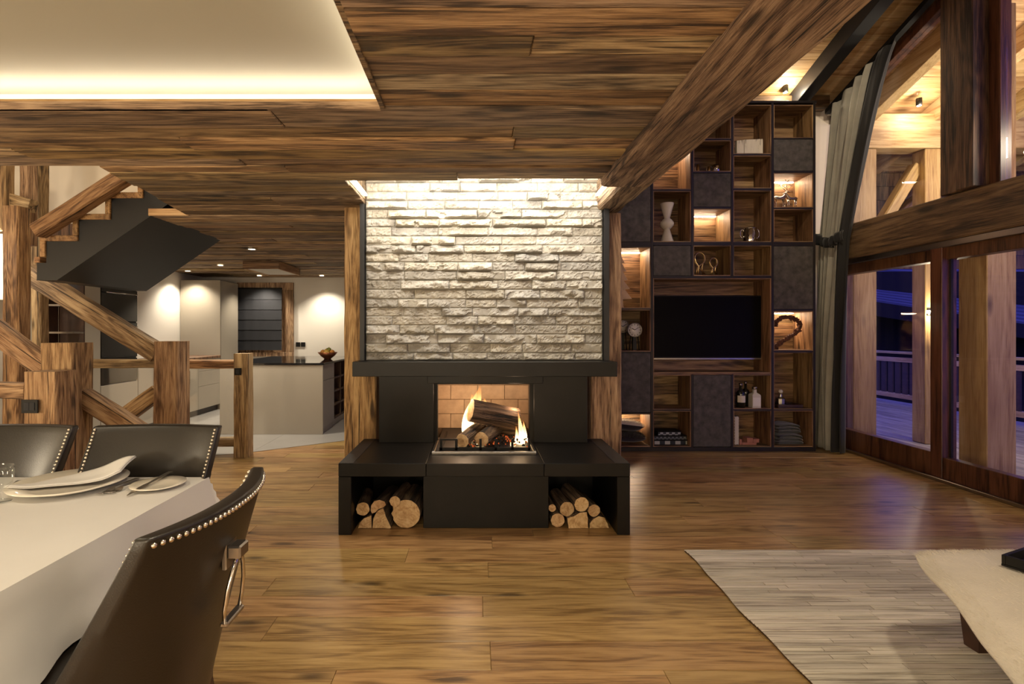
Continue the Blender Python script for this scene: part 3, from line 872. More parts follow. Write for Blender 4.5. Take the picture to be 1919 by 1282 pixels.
# bench slabs, legs, centre box
seamL, seamR = -0.333, 0.447
for a, b2 in ((bx0, seamL - 0.001), (seamL + 0.001, seamR - 0.001), (seamR + 0.001, bx1)):
    box('bench_slab', a, b2, D1, 4.158, bt - bth, bt, M['steel'], fp, 0.003)
for a, b2 in ((bx0, bx0 + 0.085), (bx1 - 0.085, bx1)):
    box('bench_leg', a, b2, D1 + 0.001, 4.155, 0.0, bt - bth - 0.001, M['steel'], fp, 0.003)
box('centre_panel', -0.365, 0.493, 3.503, 4.10, 0.0, bt - bth - 0.001, M['steel'], fp, 0.003)
box('back_plate', bx0 + 0.086, bx1 - 0.086, 4.10, 4.15, 0.0, bt - bth - 0.001, M['black'], fp)
for a, b2 in ((bx0 + 0.002, bx0 + 0.098), (bx1 - 0.098, bx1 - 0.002)):
    box('bench_edge_plate', a, b2, D1 + 0.002, 4.15, bt, bt + 0.003, M['steel2'], fp, 0.001)
# surround, lintel, mantel
box('surround_panel', -0.766, -0.337, 4.02, 4.16, bt, 1.001, M['steel'], fp, 0.002)
box('surround_panel', 0.450, 0.871, 4.02, 4.16, bt, 1.001, M['steel'], fp, 0.002)
box('lintel', -0.378, 0.512, 3.955, 4.02, 0.944, 1.001, M['steel'], fp, 0.002)
box('lintel_rail', -0.337, 0.45, 4.02, 4.10, 0.93, 1.001, M['black'], fp)
box('jamb', -0.337, -0.308, 4.03, 4.12, bt, 0.944, M['black'], fp)
box('jamb', 0.418, 0.450, 4.03, 4.12, bt, 0.944, M['black'], fp)
box('mantel_shelf', -0.943, 1.069, 3.886, 4.14, 1.002, 1.114, M['steel'], fp, 0.003)
# firebox of fire bricks
FB = 4.56
M['brick'] = plain('fire_brick', (0.50, 0.36, 0.25), 0.9, 0, 9, 0.18, bumps=0.4, bscale=90)
M['mortar'] = plain('fire_mortar', (0.16, 0.10, 0.06), 0.95)
box('firebox_back', -0.40, 0.52, FB + 0.004, FB + 0.05, 0.40, 1.2, M['mortar'], fp)
box('firebox_side', -0.40, -0.356, 4.12, FB + 0.004, 0.40, 1.2, M['mortar'], fp)
box('firebox_side', 0.466, 0.51, 4.12, FB + 0.004, 0.40, 1.2, M['mortar'], fp)
box('firebox_roof', -0.40, 0.52, 4.10, FB + 0.05, 1.2, 1.25, M['black'], fp)
box('firebox_floor', -0.30, 0.41, 3.66, FB, bt, bt + 0.012, M['steel2'], fp)
zb_ = bt + 0.012
r_ = 0
while zb_ < 1.18:
    h = 0.128
    off = 0.0 if r_ % 2 else 0.12
    x = -0.35 - off
    while x < 0.46:
        a, b2 = max(x, -0.35), min(x + 0.24, 0.46)
        if b2 - a > 0.02:
            box('brick', a + 0.002, b2 - 0.002, FB - 0.006, FB + 0.004, zb_ + 0.002, min(zb_ + h, 1.19) - 0.002, M['brick'], fp, 0.002)
        x += 0.24
    y = 4.12 - off * 0.8
    while y < FB - 0.01:
        a, b2 = max(y, 4.122), min(y + 0.24, FB - 0.008)
        if b2 - a > 0.02:
            for xa in (-0.356, 0.456):
                box('brick', xa, xa + 0.010, a + 0.002, b2 - 0.002, zb_ + 0.002, min(zb_ + h, 1.19) - 0.002, M['brick'], fp, 0.002)
        y += 0.24
    zb_ += h; r_ += 1
# ash tray frame and grate
tx0, tx1 = -0.318, 0.425
box('tray_rim', tx0, tx1, 3.63, 3.655, bt, bt + 0.020, M['pewter'], fp, 0.003)
for xa in (tx0, tx1 - 0.02):
    box('tray_rim', xa, xa + 0.02, 3.655, 4.02, bt, bt + 0.020, M['pewter'], fp, 0.003)
gr_y = 3.70
box('grate_bar', -0.27, 0.39, gr_y, gr_y + 0.014, bt + 0.014, bt + 0.034, M['black'], fp)
for xa in (-0.265, -0.155, 0.02, 0.13, 0.25, 0.372):
    box('grate_upright', xa, xa + 0.018, gr_y, gr_y + 0.014, bt + 0.014, bt + 0.095, M['black'], fp)
box('grate_bar', -0.265, -0.14, gr_y + 0.001, gr_y + 0.013, bt + 0.085, bt + 0.097, M['black'], fp)
for xa in (-0.262, -0.06, 0.14, 0.374):
    box('grate_bar', xa, xa + 0.014, gr_y + 0.014, 4.35, bt + 0.014, bt + 0.028, M['black'], fp)

# ---- logs
def log(label, pts, y0, y1, yaw=0.0, group=None, cat='log', bark='bark', pitch=0.0):
    """pts: outline (x,z) of the sawn end; extruded back from y0 to y1"""
    cx = sum(p[0] for p in pts) / len(pts); cz = sum(p[1] for p in pts) / len(pts)
    t = empty('firewood_log', (0, 0, 0), label=label, cat=cat, group=group)
    Ln = y1 - y0
    n = len(pts); ns = 8
    vs = []; fs = []
    sd = rnd.uniform(0, 50)
    for s in range(ns + 1):
        for k, (x, z) in enumerate(pts):
            q = 1 + 0.07 * noise.noise((x * 40 + sd, s * 0.7, z * 40))
            vs.append(((x - cx) * q, Ln * s / ns, (z - cz) * q))
    for s in range(ns):
        for k in range(n):
            l = (k + 1) % n
            fs.append((s * n + k, s * n + l, (s + 1) * n + l, (s + 1) * n + k))
    MB().add(vs, fs).build('bark', M[bark], t)
    for yy, fl in ((-0.0015, 1), (Ln, -1)):
        src = vs[:n] if fl == 1 else vs[-n:]
        e = [(x * 0.955, yy, z * 0.955) for x, _, z in src] + [(x, yy + 0.0015 * fl, z) for x, _, z in src]
        MB().add(e, [tuple(range(n))] + [(k, (k + 1) % n, n + (k + 1) % n, n + k) for k in range(n)]).build('sawn_end', M['cut'], t)
    t.location = (cx, y0, cz)
    t.rotation_euler = (pitch, 0, yaw)
    return t
def disc(px, py, r, D, n=18, sx=1.0):
    c = P(px, py, D)
    return [(c.x + r * sx * math.cos(2 * math.pi * k / n) * (1 + 0.05 * math.sin(3 * k)), c.z + r * math.sin(2 * math.pi * k / n)) for k in range(n)]
def poly(pl, D, sub=2):
    out = []
    for i, (a, b2) in enumerate(pl):
        c, d2 = pl[(i + 1) % len(pl)]
        for s in range(sub):
            t = s / sub
            q = P(a + (c - a) * t, b2 + (d2 - b2) * t, D)
            out.append((q.x, q.z))
    return out
LD = 3.50
g1, g2 = 'firewood in the kitchen side bench niche', 'firewood in the window side bench niche'
log('thin round bark covered log leaning at the outer edge of the kitchen side niche', disc(680, 954, 0.045, LD), LD, LD + 0.33, 0.12, g1)
log('half round split log on top of the kitchen side woodpile', poly([(694, 958), (695, 948), (701, 940), (711, 937), (721, 940), (724, 946), (718, 951), (710, 954), (704, 960), (697, 963)], LD, 1), LD, LD + 0.34, -0.12, g1)
log('small round log between the split log and the fattest log', disc(740, 940, 0.037, LD), LD, LD + 0.33, -0.10, g1)
log('fattest round log with cracked sawn end', disc(761, 963, 0.0965, LD, 26), LD, LD + 0.36, -0.05, g1)
log('low quarter split log lying on the floor beside the steel leg', poly([(671, 990), (674, 980), (682, 972), (696, 966), (696.5, 990)], LD), LD, LD + 0.3, 0.03, g1)
log('upright triangular split log in the kitchen side niche', poly([(698, 990), (699, 972), (707, 958), (718, 952), (723, 967), (733, 989), (730, 990)], LD), LD, LD + 0.3, 0, g1)
log('thinnest round log beside the centre panel of the window side niche', disc(1036, 955, 0.026, LD), LD + 0.03, LD + 0.34, 0.05, g2)
log('bark wrapped log high in the window side woodpile', disc(1064, 957, 0.05, LD, 16), LD + 0.03, LD + 0.34, 0.1, g2)
log('topmost round log with clean sawn end in the window side niche', disc(1090, 945.5, 0.05, LD), LD, LD + 0.33, 0.12, g2)
log('round log resting against the topmost log on the window side', disc(1113.5, 957, 0.0425, LD), LD, LD + 0.33, 0.14, g2)
log('dark bark covered log lying at the foot of the window side pile', disc(1046, 977, 0.047, LD), LD + 0.02, LD + 0.34, 0.03, g2)
log('blocky split log with pale end in the window side niche', poly([(1063, 971), (1075, 968), (1086, 961), (1100, 960), (1101.5, 972), (1102.5, 990), (1088, 990), (1066, 990)], LD), LD, LD + 0.3, 0, g2)
log('quarter split log lying against the window side steel leg', poly([(1104, 990), (1105, 981), (1110, 974), (1122, 967.5), (1133, 970), (1139, 982), (1141.5, 990)], LD), LD, LD + 0.3, 0.06, g2)

# burning logs
M['char'] = wood('burning_bark', 'y', (0.012, 0.008, 0.006), (0.11, 0.062, 0.035), (0.24, 0.15, 0.085), vary=0.1, rough=0.9, bumps=1.2, knots=0.3, crack=0.8, sc=1.6)
def free_log(label, c, r, Ln, rot):
    pts = [(r * math.cos(2 * math.pi * k / 18) * (1 + 0.08 * math.sin(2.3 * k)), r * math.sin(2 * math.pi * k / 18)) for k in range(18)]
    t = log(label, pts, 0, Ln, 0, 'logs burning in the firebox', bark='char')
    t.rotation_euler = rot
    R = Matrix.Identity(3)
    from mathutils import Euler
    R = Euler(rot).to_matrix()
    t.location = Vector(c) - R @ Vector((0, Ln / 2, 0))
    return t
fz = bt + 0.04
free_log('thick charred log lying askew across the top of the fire', (0.135, 4.0, bt + 0.222), 0.088, 0.38, (math.radians(-13), 0, math.radians(-76)))
free_log('pale ended log lying under the charred log at the empty end of the grate', (-0.04, 3.93, fz + 0.05), 0.05, 0.42, (math.radians(4), 0, math.radians(-18)))
free_log('pale ended log in the middle under the charred log', (0.105, 3.94, fz + 0.055), 0.052, 0.40, (math.radians(3), 0, math.radians(-20)))
free_log('small log at the back of the embers', (0.21, 4.12, fz + 0.06), 0.055, 0.36, (0, 0, math.radians(70)))
# embers
def ember_mat():
    m, nt, b = newmat('embers')
    g = N(nt, 'ShaderNodeNewGeometry')
    r = g.outputs['Random Per Island']
    b.inputs['Base Color'].default_value = (0.01, 0.008, 0.007, 1)
    b.inputs['Roughness'].default_value = 0.95
    b.inputs['Emission Color'].default_value = (1.0, 0.16, 0.03, 1)
    L(nt, math_node(nt, 'MULTIPLY', math_node(nt, 'GREATER_THAN', r, 0.8), 0.5), b.inputs['Emission Strength'])
    return m
mb = MB()
for i in range(320):
    x, y = rnd.uniform(-0.1, 0.39), rnd.uniform(3.735, 4.3)
    s = rnd.uniform(0.005, 0.013)
    z0 = bt + 0.02 + rnd.uniform(0, 0.045) * (1 if x > 0.1 else 0.4)
    mb.box(x, x + s, y, y + s * 1.4, z0, z0 + s)
em = mb.build('embers', ember_mat()); tag(em, 'glowing embers and ash under the burning logs', 'embers', kind='stuff')
# flames
def flame_mat():
    m, nt, b = newmat('flame')
    nt.nodes.remove(b)
    out = [n for n in nt.nodes if n.type == 'OUTPUT_MATERIAL'][0]
    tc = N(nt, 'ShaderNodeTexCoord')
    sp = N(nt, 'ShaderNodeSeparateXYZ'); L(nt, tc.outputs['Generated'], sp.inputs[0])
    h = sp.outputs[2]
    col = ramp(nt, h, [(0.0, (1.0, 0.62, 0.28)), (0.4, (1.0, 0.70, 0.34)), (0.75, (1.0, 0.52, 0.17)), (1.0, (1.0, 0.30, 0.05))])
    e = N(nt, 'ShaderNodeEmission'); L(nt, col, e.inputs[0])
    L(nt, math_node(nt, 'ADD', math_node(nt, 'MULTIPLY', math_node(nt, 'SUBTRACT', 1.0, h), 5.0), 1.2), e.inputs[1])
    tr = N(nt, 'ShaderNodeBsdfTransparent')
    mx = N(nt, 'ShaderNodeMixShader')
    n = noise_n(nt, mapped(nt, tc.outputs['Object'], (30, 30, 9)), 1, 3, 0.6)
    al = math_node(nt, 'MULTIPLY', ramp(nt, h, [(0.0, (0.4, 0.4, 0.4)), (0.15, (0.95, 0.95, 0.95)), (0.7, (0.8, 0.8, 0.8)), (1.0, (0.05, 0.05, 0.05))]), ramp(nt, n, [(0.3, (0.25, 0.25, 0.25)), (0.6, (1, 1, 1))]))
    L(nt, al, mx.inputs[0]); L(nt, tr.outputs[0], mx.inputs[1]); L(nt, e.outputs[0], mx.inputs[2])
    L(nt, mx.outputs[0], out.inputs[0])
    return m
M['flame'] = flame_mat()
fire = empty('fire', (0.05, 4.0, bt), label='yellow orange flames rising around the burning logs', cat='fire')
def flame(pl, D, w, seed=0):
    """pl: spine pixels with half widths in px, bottom to top"""
    n = 10
    vs = []; fs = []
    m = len(pl)
    for (x, y, hw) in pl:
        c = P(x, y, D)
        r = hw * D / F
        for k in range(n):
            a = 2 * math.pi * k / n
            vs.append((c.x + r * math.cos(a), c.y + r * w * math.sin(a), c.z))
    for i in range(m - 1):
        for k in range(n):
            l = (k + 1) % n
            fs.append((i * n + k, i * n + l, (i + 1) * n + l, (i + 1) * n + k))
    mb = MB().add(vs, fs)
    o = mb.build('flame', M['flame'], fire, smooth=True)
    md = o.modifiers.new('smooth', 'SUBSURF'); md.levels = md.render_levels = 1
    return o
flame([(884, 826, 6), (876, 815, 11), (873, 800, 9), (876, 785, 10), (883, 771, 13), (890, 757, 12), (895, 744, 8), (899, 730, 3), (900, 722, 0.4)], 4.14, 0.7)
flame([(892, 818, 16), (886, 808, 17), (880, 797, 10), (877, 784, 7), (878, 774, 4), (882, 764, 0.6)], 4.04, 0.6)
flame([(902, 795, 10), (898, 778, 14), (892, 764, 12), (887, 751, 6), (884, 738, 0.5)], 4.22, 0.7)
flame([(914, 790, 7), (913, 773, 8), (910, 759, 5), (907, 744, 0.4)], 4.22, 0.7)
flame([(973, 846, 8), (976, 832, 8), (978, 818, 6), (976, 803, 4.5), (974, 790, 2.5), (970, 768, 0.4)], 3.92, 0.7)
flame([(984, 838, 5), (985, 822, 4.5), (983, 805, 3), (980, 786, 0.4)], 3.98, 0.7)
flame([(967, 840, 4), (968, 826, 4), (969, 812, 2.5), (967, 798, 0.4)], 3.95, 0.7)
flame([(963, 842, 6), (961, 832, 6), (958, 822, 0.5)], 3.86, 0.7)
flame([(902, 840, 8), (900, 831, 9), (897, 822, 4), (895, 814, 0.5)], 3.90, 0.7)
lamp('POINT', (-0.10, 4.06, 0.86), 6.0, (1.0, 0.66, 0.40), 0.05, name='fire_light')
lamp('POINT', (0.30, 4.00, 0.74), 3.5, (1.0, 0.66, 0.40), 0.05, name='fire_light')
# ------------------------------------------------------------------ bookcase wall
bc = empty('bookcase', (2.7, 5.9, 0), label='floor to roof bookcase of reclaimed wood cubes with dark frames and textile doors', cat='bookcase')
U = lambda px: PX(px, SH)
Z = lambda py: PZ(py, SH)
cols = [1147, 1222, 1297.5, 1372.5, 1448, 1526.5]
top, base = Z(193), 0.0
T = 0.026
FR = SH          # front of frame
# uprights (full height), interrupted at the TV niche
for i, px in enumerate(cols):
    x = U(px)
    segs = [(0.0, top)] if i not in (2, 3) else [(0.0, Z(700.5)), (Z(519), top)]
    for a, b2 in segs:
        box('upright', x - T / 2, x + T / 2, FR, SB, a, b2, M['edge'], bc, 0.002)
box('top_board', U(cols[0]) - T, U(cols[-1]) + T, FR - 0.002, SB, top, top + T, M['edge'], bc, 0.002)
box('plinth', U(cols[0]) - T, U(cols[-1]) + T / 2, FR - 0.001, SB, 0.0, Z(838.5), M['edge'], bc, 0.002)
# cells per column: (top px, bottom px, kind)   o open, d door, l lit
C0 = [(196, 262, 'o'), (264, 322, 'o'), (324, 453.5, 'd'), (463, 578, 'l'), (580, 659, 'o'), (661, 773.5, 'd'), (775.5, 838, 'l')]
C1 = [(196, 262, 'o'), (264, 355, 'l'), (357.5, 453.5, 'o'), (460, 517, 'd'), (702.5, 768, 'o'), (770, 838, 'o')]
C2 = [(196, 260, 'o'), (262.5, 321.5, 'o'), (324, 387.5, 'd'), (391, 453.5, 'l'), (460, 517, 'o'), (702.5, 838, 'd')]
C3 = [(196, 288.5, 'o'), (291, 353, 'o'), (356.5, 453.5, 'o'), (460, 517, 'o'), (702.5, 767, 'o'), (769.5, 838, 'o')]
C4 = [(196, 258.5, 'o'), (260.5, 320.5, 'd'), (323.5, 389, 'l'), (391.5, 453.5, 'o'), (461, 580, 'd'), (583, 657.5, 'l'), (660, 767.5, 'o'), (769.5, 838, 'o')]
IN = 0.006
def cell(i, t, b2, kind, x0=None, x1=None):
    x0 = U(cols[i]) + T / 2 if x0 is None else x0
    x1 = U(cols[i + 1]) - T / 2 if x1 is None else x1
    z1, z0 = Z(t), Z(b2)
    th = 0.010
    if kind == 'd':
        box('door', x0 + 0.002, x1 - 0.002, FR + 0.002, FR + 0.022, z0 + 0.003, z1 - 0.003, M['fabric'], bc, 0.003)
        box('back_board', x0, x1, SB - 0.012, SB, z0, z1, M['shelfx'], bc)
        return
    # planked back
    n = max(1, round((z1 - z0) / 0.13))
    for k in range(n):
        box('back_board', x0, x1, SB - 0.018 + rnd.uniform(0, 0.004), SB, z0 + (z1 - z0) * k / n + 0.0008, z0 + (z1 - z0) * (k + 1) / n - 0.0008, M['shelfx'], bc, 0.0015)
    yb = SB - 0.018
    box('side_board', x0, x0 + th, FR + IN, yb, z0, z1, M['shelfz'], bc)
    box('side_board', x1 - th, x1, FR + IN, yb, z0, z1, M['shelfz'], bc)
    box('lining_board', x0 + th, x1 - th, FR + IN, yb, z1 - th, z1, M['shelfx'], bc)
    box('lining_board', x0 + th, x1 - th, FR + IN, yb, z0, z0 + th, M['shelfx'], bc)
    if kind == 'l':
        led = box('led_strip', x0 + th + 0.01, x1 - th - 0.01, yb - 0.022, yb - 0.006, z1 - th - 0.010, z1 - th - 0.001, M['ledhot'], bc)
        xm = (x0 + x1) / 2
        lamp('AREA', (xm, yb - 0.05, z1 - th - 0.012), 2.6, (1.0, 0.70, 0.44), x1 - x0 - 0.08, 0.03, rot=(math.radians(-20), 0, 0), name='shelf_led')
for i, cl in enumerate((C0, C1, C2, C3, C4)):
    x0, x1 = U(cols[i]) + T / 2, U(cols[i + 1]) - T / 2
    prev = 193
    for (t, b2, k) in cl:
        cell(i, t, b2, k)
    # shelves in the gaps between cells
    for (a, b2) in zip(cl, cl[1:]):
        if a[1] == 517 and i in (1, 2, 3): continue
        box('shelf', x0, x1, FR, SB, Z(b2[0]), Z(a[1]), M['edge'], bc, 0.001)
# TV niche
nx0, nx1 = U(cols[1]) + T / 2, U(cols[4]) - T / 2
box('shelf', nx0, nx1, FR, SB, Z(521.5), Z(517), M['edge'], bc, 0.001)
box('shelf', nx0, nx1, FR, SB, Z(702.5), Z(699.5), M['shelfx'], bc, 0.001)
cell(1, 521.5, 699.5, 'o', nx0, nx1)
tv = empty('television', (U(1326), 5.95, Z(672)), label='large flat black television in the middle of the bookcase', cat='television')
tx = [PX(1225, 5.93), PX(1428, 5.93)]
box('casing', tx[0], tx[1], 5.93, 5.99, PZ(671, 5.93), PZ(554, 5.93), M['black'], tv, 0.003)
box('screen', tx[0] + 0.012, tx[1] - 0.012, 5.926, 5.931, PZ(668.5, 5.93), PZ(556, 5.93), M['screen'], tv)
box('silver_trim', tx[0], tx[1], 5.925, 5.94, PZ(673.5, 5.93), PZ(671, 5.93), M['pewter'], tv)
box('wall_mount', (tx[0] + tx[1]) / 2 - 0.2, (tx[0] + tx[1]) / 2 + 0.2, 5.99, SB - 0.016, PZ(640, 5.93), PZ(590, 5.93), M['black'], tv)

# ---- things on the shelves (shelf tops lie 10 mm above the cell floor)
def zf(py): return Z(py) + 0.0105
IT = 5.83
# vase
c = Vector((PX(1250, IT), IT, zf(453.5)))
hv = 73 * IT / F
v = MB().lathe([(0, 0), (0.073, 0), (0.071, 0.01), (0.030, hv * 0.335), (0.045, hv * 0.36), (0.071, hv * 0.43), (0.075, hv * 0.475), (0.071, hv * 0.52), (0.045, hv * 0.59), (0.030, hv * 0.615),
                (0.073, hv * 0.97), (0.075, hv), (0.068, hv), (0.03, hv * 0.8), (0, hv * 0.78)], 28, (0, 0, 0)).build('vase', M['ceramic'], loc=c)
tag(v, 'white double cone ceramic vase in a dark shelf cube', 'vase')
# birch picture block
bp = empty('picture_block', (PX(1405, IT), IT, zf(288.5)), label='white block print of birch trunks in the upper shelf', cat='picture')
def birch():
    m, nt, b = newmat('birch_print')
    vec, r = objcoord(nt, False)
    n = noise_n(nt, mapped(nt, vec, (28, 1, 5)), 1, 4, 0.6, 0.3)
    sp = N(nt, 'ShaderNodeSeparateXYZ'); L(nt, vec, sp.inputs[0])
    w = math_node(nt, 'ADD', n, math_node(nt, 'MULTIPLY', sp.outputs[2], -0.9))
    L(nt, ramp(nt, w, [(0.30, (0.16, 0.13, 0.09)), (0.42, (0.66, 0.6, 0.48)), (0.8, (0.74, 0.68, 0.55))]), b.inputs['Base Color'])
    b.inputs['Roughness'].default_value = 0.7
    return m
bx0_, bx1_ = PX(1381, IT), PX(1430, IT)
w1 = bx0_ + 0.27 * (bx1_ - bx0_)
zt = zf(288.5)
hh = 32 * IT / F
M['birch'] = birch()
rel(MB().prism([(bx0_, zt), (w1, zt), (w1, zt + hh * 0.94), (bx0_, zt + hh * 0.90)], 'y', IT, IT + 0.04), 'panel', M['birch'], bp, Vector((w1, IT, zt + hh / 2)), 0.002)
rel(MB().prism([(w1 + 0.004, zt), (bx1_, zt), (bx1_, zt + hh), (w1 + 0.004, zt + hh * 0.95)], 'y', IT, IT + 0.04), 'panel', M['birch'], bp, Vector((w1, IT, zt + hh / 2)), 0.002)
box('backing', w1, w1 + 0.012, IT + 0.004, IT + 0.039, zt, zt + hh * 0.9, M['darkwood'], bp)
# cups
def cup(px, w, h, mat, label, handle=True, py=321.5):
    c = Vector((PX(px, IT), IT, zf(py)))
    t = empty('cup', c, label=label, cat='cup', group='metal and glass cups')
    r, hh = w / 2 * IT / F, h * IT / F
    MB().lathe([(0, 0), (r * 0.9, 0), (r, hh * 0.1), (r, hh), (r * 0.9, hh), (r * 0.88, hh * 0.12), (0, hh * 0.1)], 20, c).build('body', mat, t)
    if handle:
        MB().tube([(c.x - r * 0.95, c.y, c.z + hh * 0.8), (c.x - r * 1.7, c.y, c.z + hh * 0.75), (c.x - r * 1.7, c.y, c.z + hh * 0.35), (c.x - r * 0.95, c.y, c.z + hh * 0.25)], r * 0.14, 6).build('handle', mat, t)
    return t
cup(1308, 6, 16, M['brass'], 'narrow gold cup at the near end of the cup shelf', True)
cup(1329, 6, 12, M['brass'], 'small gold cup between the narrow cup and the silver mug')
cup(1342, 15, 15, M['chrome'], 'wide silver mug at the end of the cup shelf')
# ice bucket
c = Vector((PX(1405, IT), IT, zf(453.5)))
ib = empty('ice_bucket', c, label='polished silver ice bucket with ring handles', cat='bucket')
r, hh = 0.072, 26 * IT / F
MB().lathe([(0, 0), (r * 0.9, 0), (r * 0.93, 0.01), (r, hh), (r * 1.05, hh), (r * 1.05, hh - 0.006), (r * 0.95, hh - 0.008), (r * 0.86, 0.012), (0, 0.012)], 28, c).build('body', M['chrome'], ib)
for s in (-1, 1):
    MB().tube([(c.x + s * (r + 0.014 + 0.022 * math.cos(a)), c.y, c.z + hh * 0.62 + 0.05 * math.sin(a)) for a in [k * math.pi / 6 for k in range(12)]], 0.0045, 6, True).build('ring_handle', M['chrome'], ib)
# loop sculptures
def loops(px, h, label):
    c = Vector((PX(px, IT), IT, zf(517)))
    t = empty('loop_sculpture', c, label=label, cat='ornament', group='gold rod loop ornaments')
    s = h * IT / F
    for k, (ox, oy) in enumerate(((-0.012, 0.012), (0.012, -0.012))):
        pts = []
        for i in range(25):
            a = -0.15 * math.pi + 1.3 * math.pi * i / 24
            pts.append((c.x + s * 0.26 * math.cos(a) + (0.03 * (i / 24 - .5)), c.y + oy * (1 - 2 * i / 24), c.z + s * 0.70 + s * 0.285 * math.sin(a)))
        sgn = 1 if k else -1
        pts = [(c.x - sgn * s * 0.18, c.y + oy * 2, c.z + 0.007)] + [(c.x + s * 0.12 * -sgn, c.y + oy, c.z + s * 0.35)] + pts[:] + [(c.x - s * 0.05, c.y - oy, c.z + s * 0.4), (c.x + s * (0.30 if k else 0.12) * sgn, c.y - oy * 2, c.z + 0.007)]
        MB().tube(pts, 0.0065, 6).build('rod', M['brass'], t)
    return t
loops(1311, 44, 'taller gold loop ornament beside the textile door')
loops(1337, 34, 'shorter gold loop ornament right of the taller one')
# cut out tree
M['tree'] = plain('pale_wood_cutout', (0.60, 0.42, 0.24), 0.6, 0, 10, 0.15)
c = Vector((PX(1163, IT), IT, zf(578)))
hh = 98 * IT / F
half = [(0.006, 1.0), (0.05, 0.86), (0.02, 0.85), (0.075, 0.70), (0.03, 0.69), (0.095, 0.53), (0.04, 0.52), (0.12, 0.36), (0.055, 0.35), (0.145, 0.17), (0.03, 0.165), (0.035, 0.03), (0.05, 0)]
pts = [(c.x + a * 0.9, c.z + b2 * hh) for a, b2 in half] + [(c.x - a * 0.9, c.z + b2 * hh) for a, b2 in reversed(half)]
o = rel(MB().prism(pts, 'y', IT, IT + 0.03), 'wooden_tree', M['tree'], None, Vector((c.x, IT, c.z)), 0.002)
tag(o, 'pale wooden fir tree cut-out in the lit shelf behind the post', 'ornament')
# clocks
def clock(px, py, r, D, label):
    c = P(px, py, D)
    t = empty('alarm_clock', (c.x, c.y, zf(659)), label=label, cat='clock', group='round alarm clocks')
    def ring(prof): # lathe around y
        mb = MB().lathe(prof, 32)
        mb.v = [(c.x + a, c.y - z_, c.z + b2) for a, b2, z_ in mb.v]
        return mb
    ring([(0, -0.05), (r, -0.05), (r * 1.02, -0.01), (r * 1.02, 0.012), (r * 0.92, 0.012), (r * 0.9, 0.0)]).build('case', M['pewter'], t)
    ring([(0, 0.003), (r * 0.9, 0.003), (r * 0.9, 0.0)]).build('dial', M['china'], t)
    for a, ln, w in ((math.radians(60), 0.45, 0.006), (math.radians(-55), 0.62, 0.005)):
        dx, dz = math.sin(-a), math.cos(a)
        MB().tube([(c.x, c.y - 0.006, c.z), (c.x + dx * r * ln, c.y - 0.006, c.z + dz * r * ln)], w * 0.6, 6).build('hand', M['black'], t)
    mb = MB()
    for k in range(12):
        a = k * math.pi / 6
        mb.box(c.x + r * 0.76 * math.sin(a) - 0.003, c.x + r * 0.76 * math.sin(a) + 0.003, c.y - 0.005, c.y - 0.0035, c.z + r * 0.76 * math.cos(a) - 0.006, c.z + r * 0.76 * math.cos(a) + 0.006)
    tag(mb.build('hour_marks', M['black'], t), kind='stuff')
    for s in (-1, 1):
        MB().tube([(c.x + s * r * 0.5, c.y + 0.02, c.z - r * 0.8), (c.x + s * r * 0.7, c.y + 0.02, zf(659))], 0.006, 6).build('foot', M['steel'], t)
    MB().box(c.x - 0.02, c.x + 0.02, c.y + 0.0, c.y + 0.04, zf(659), c.z - r * 0.9).build('stand', M['steel'], t)
    return t
clock(1189.5, 618.5, 13.2 * IT / F, IT, 'round alarm clock with white dial in front')
clock(1167, 612, 12 * IT / F, IT + 0.12, 'second alarm clock half hidden behind the post')
# heart of cones
M['cone'] = plain('pine_cone_brown', (0.10, 0.038, 0.022), 0.85, 0, 30, 0.4)
hc = P(1452, 622, 5.86)
mb = MB()
for i in range(700):
    t = 2 * math.pi * i / 700
    x = 16 * math.sin(t) ** 3 / 16.0
    zz = (13 * math.cos(t) - 5 * math.cos(2 * t) - 2 * math.cos(3 * t) - math.cos(4 * t)) / 16.0
    q = Vector((hc.x + 0.285 * x, hc.y, hc.z + 0.02 + 0.20 * zz)) + Vector((rnd.uniform(-1, 1), rnd.uniform(-1, 1), rnd.uniform(-1, 1))) * 0.015
    if q.x < U(cols[4]) + T: continue
    d0 = Vector((rnd.uniform(-1, 1), rnd.uniform(-1, 1), rnd.uniform(-1, 1))).normalized()
    e1 = d0.orthogonal().normalized(); e2 = d0.cross(e1); s = rnd.uniform(0.014, 0.023)
    mb.add([q + d0 * s * 1.2, q + e1 * s, q + e2 * s, q - e1 * s, q - e2 * s, q - d0 * s * 0.8], [(0, 1, 2), (0, 2, 3), (0, 3, 4), (0, 4, 1), (5, 2, 1), (5, 3, 2), (5, 4, 3), (5, 1, 4)])
hb = empty('heart_wreath', (hc.x, hc.y, zf(657.5)), label='heart shaped wreath of small cones in the lit shelf', cat='wreath')
tag(mb.build('cones', M['cone'], hb), kind='stuff')
pts = []
for i in range(60):
    t = 2 * math.pi * i / 60
    pts.append((hc.x + 0.285 * math.sin(t) ** 3, hc.y, hc.z + 0.02 + 0.20 * (13 * math.cos(t) - 5 * math.cos(2 * t) - 2 * math.cos(3 * t) - math.cos(4 * t)) / 16))
pts = [p for p in pts if p[0] > U(cols[4]) + T]
MB().tube(pts, 0.009, 6).build('ring', M['darkwood'], hb)
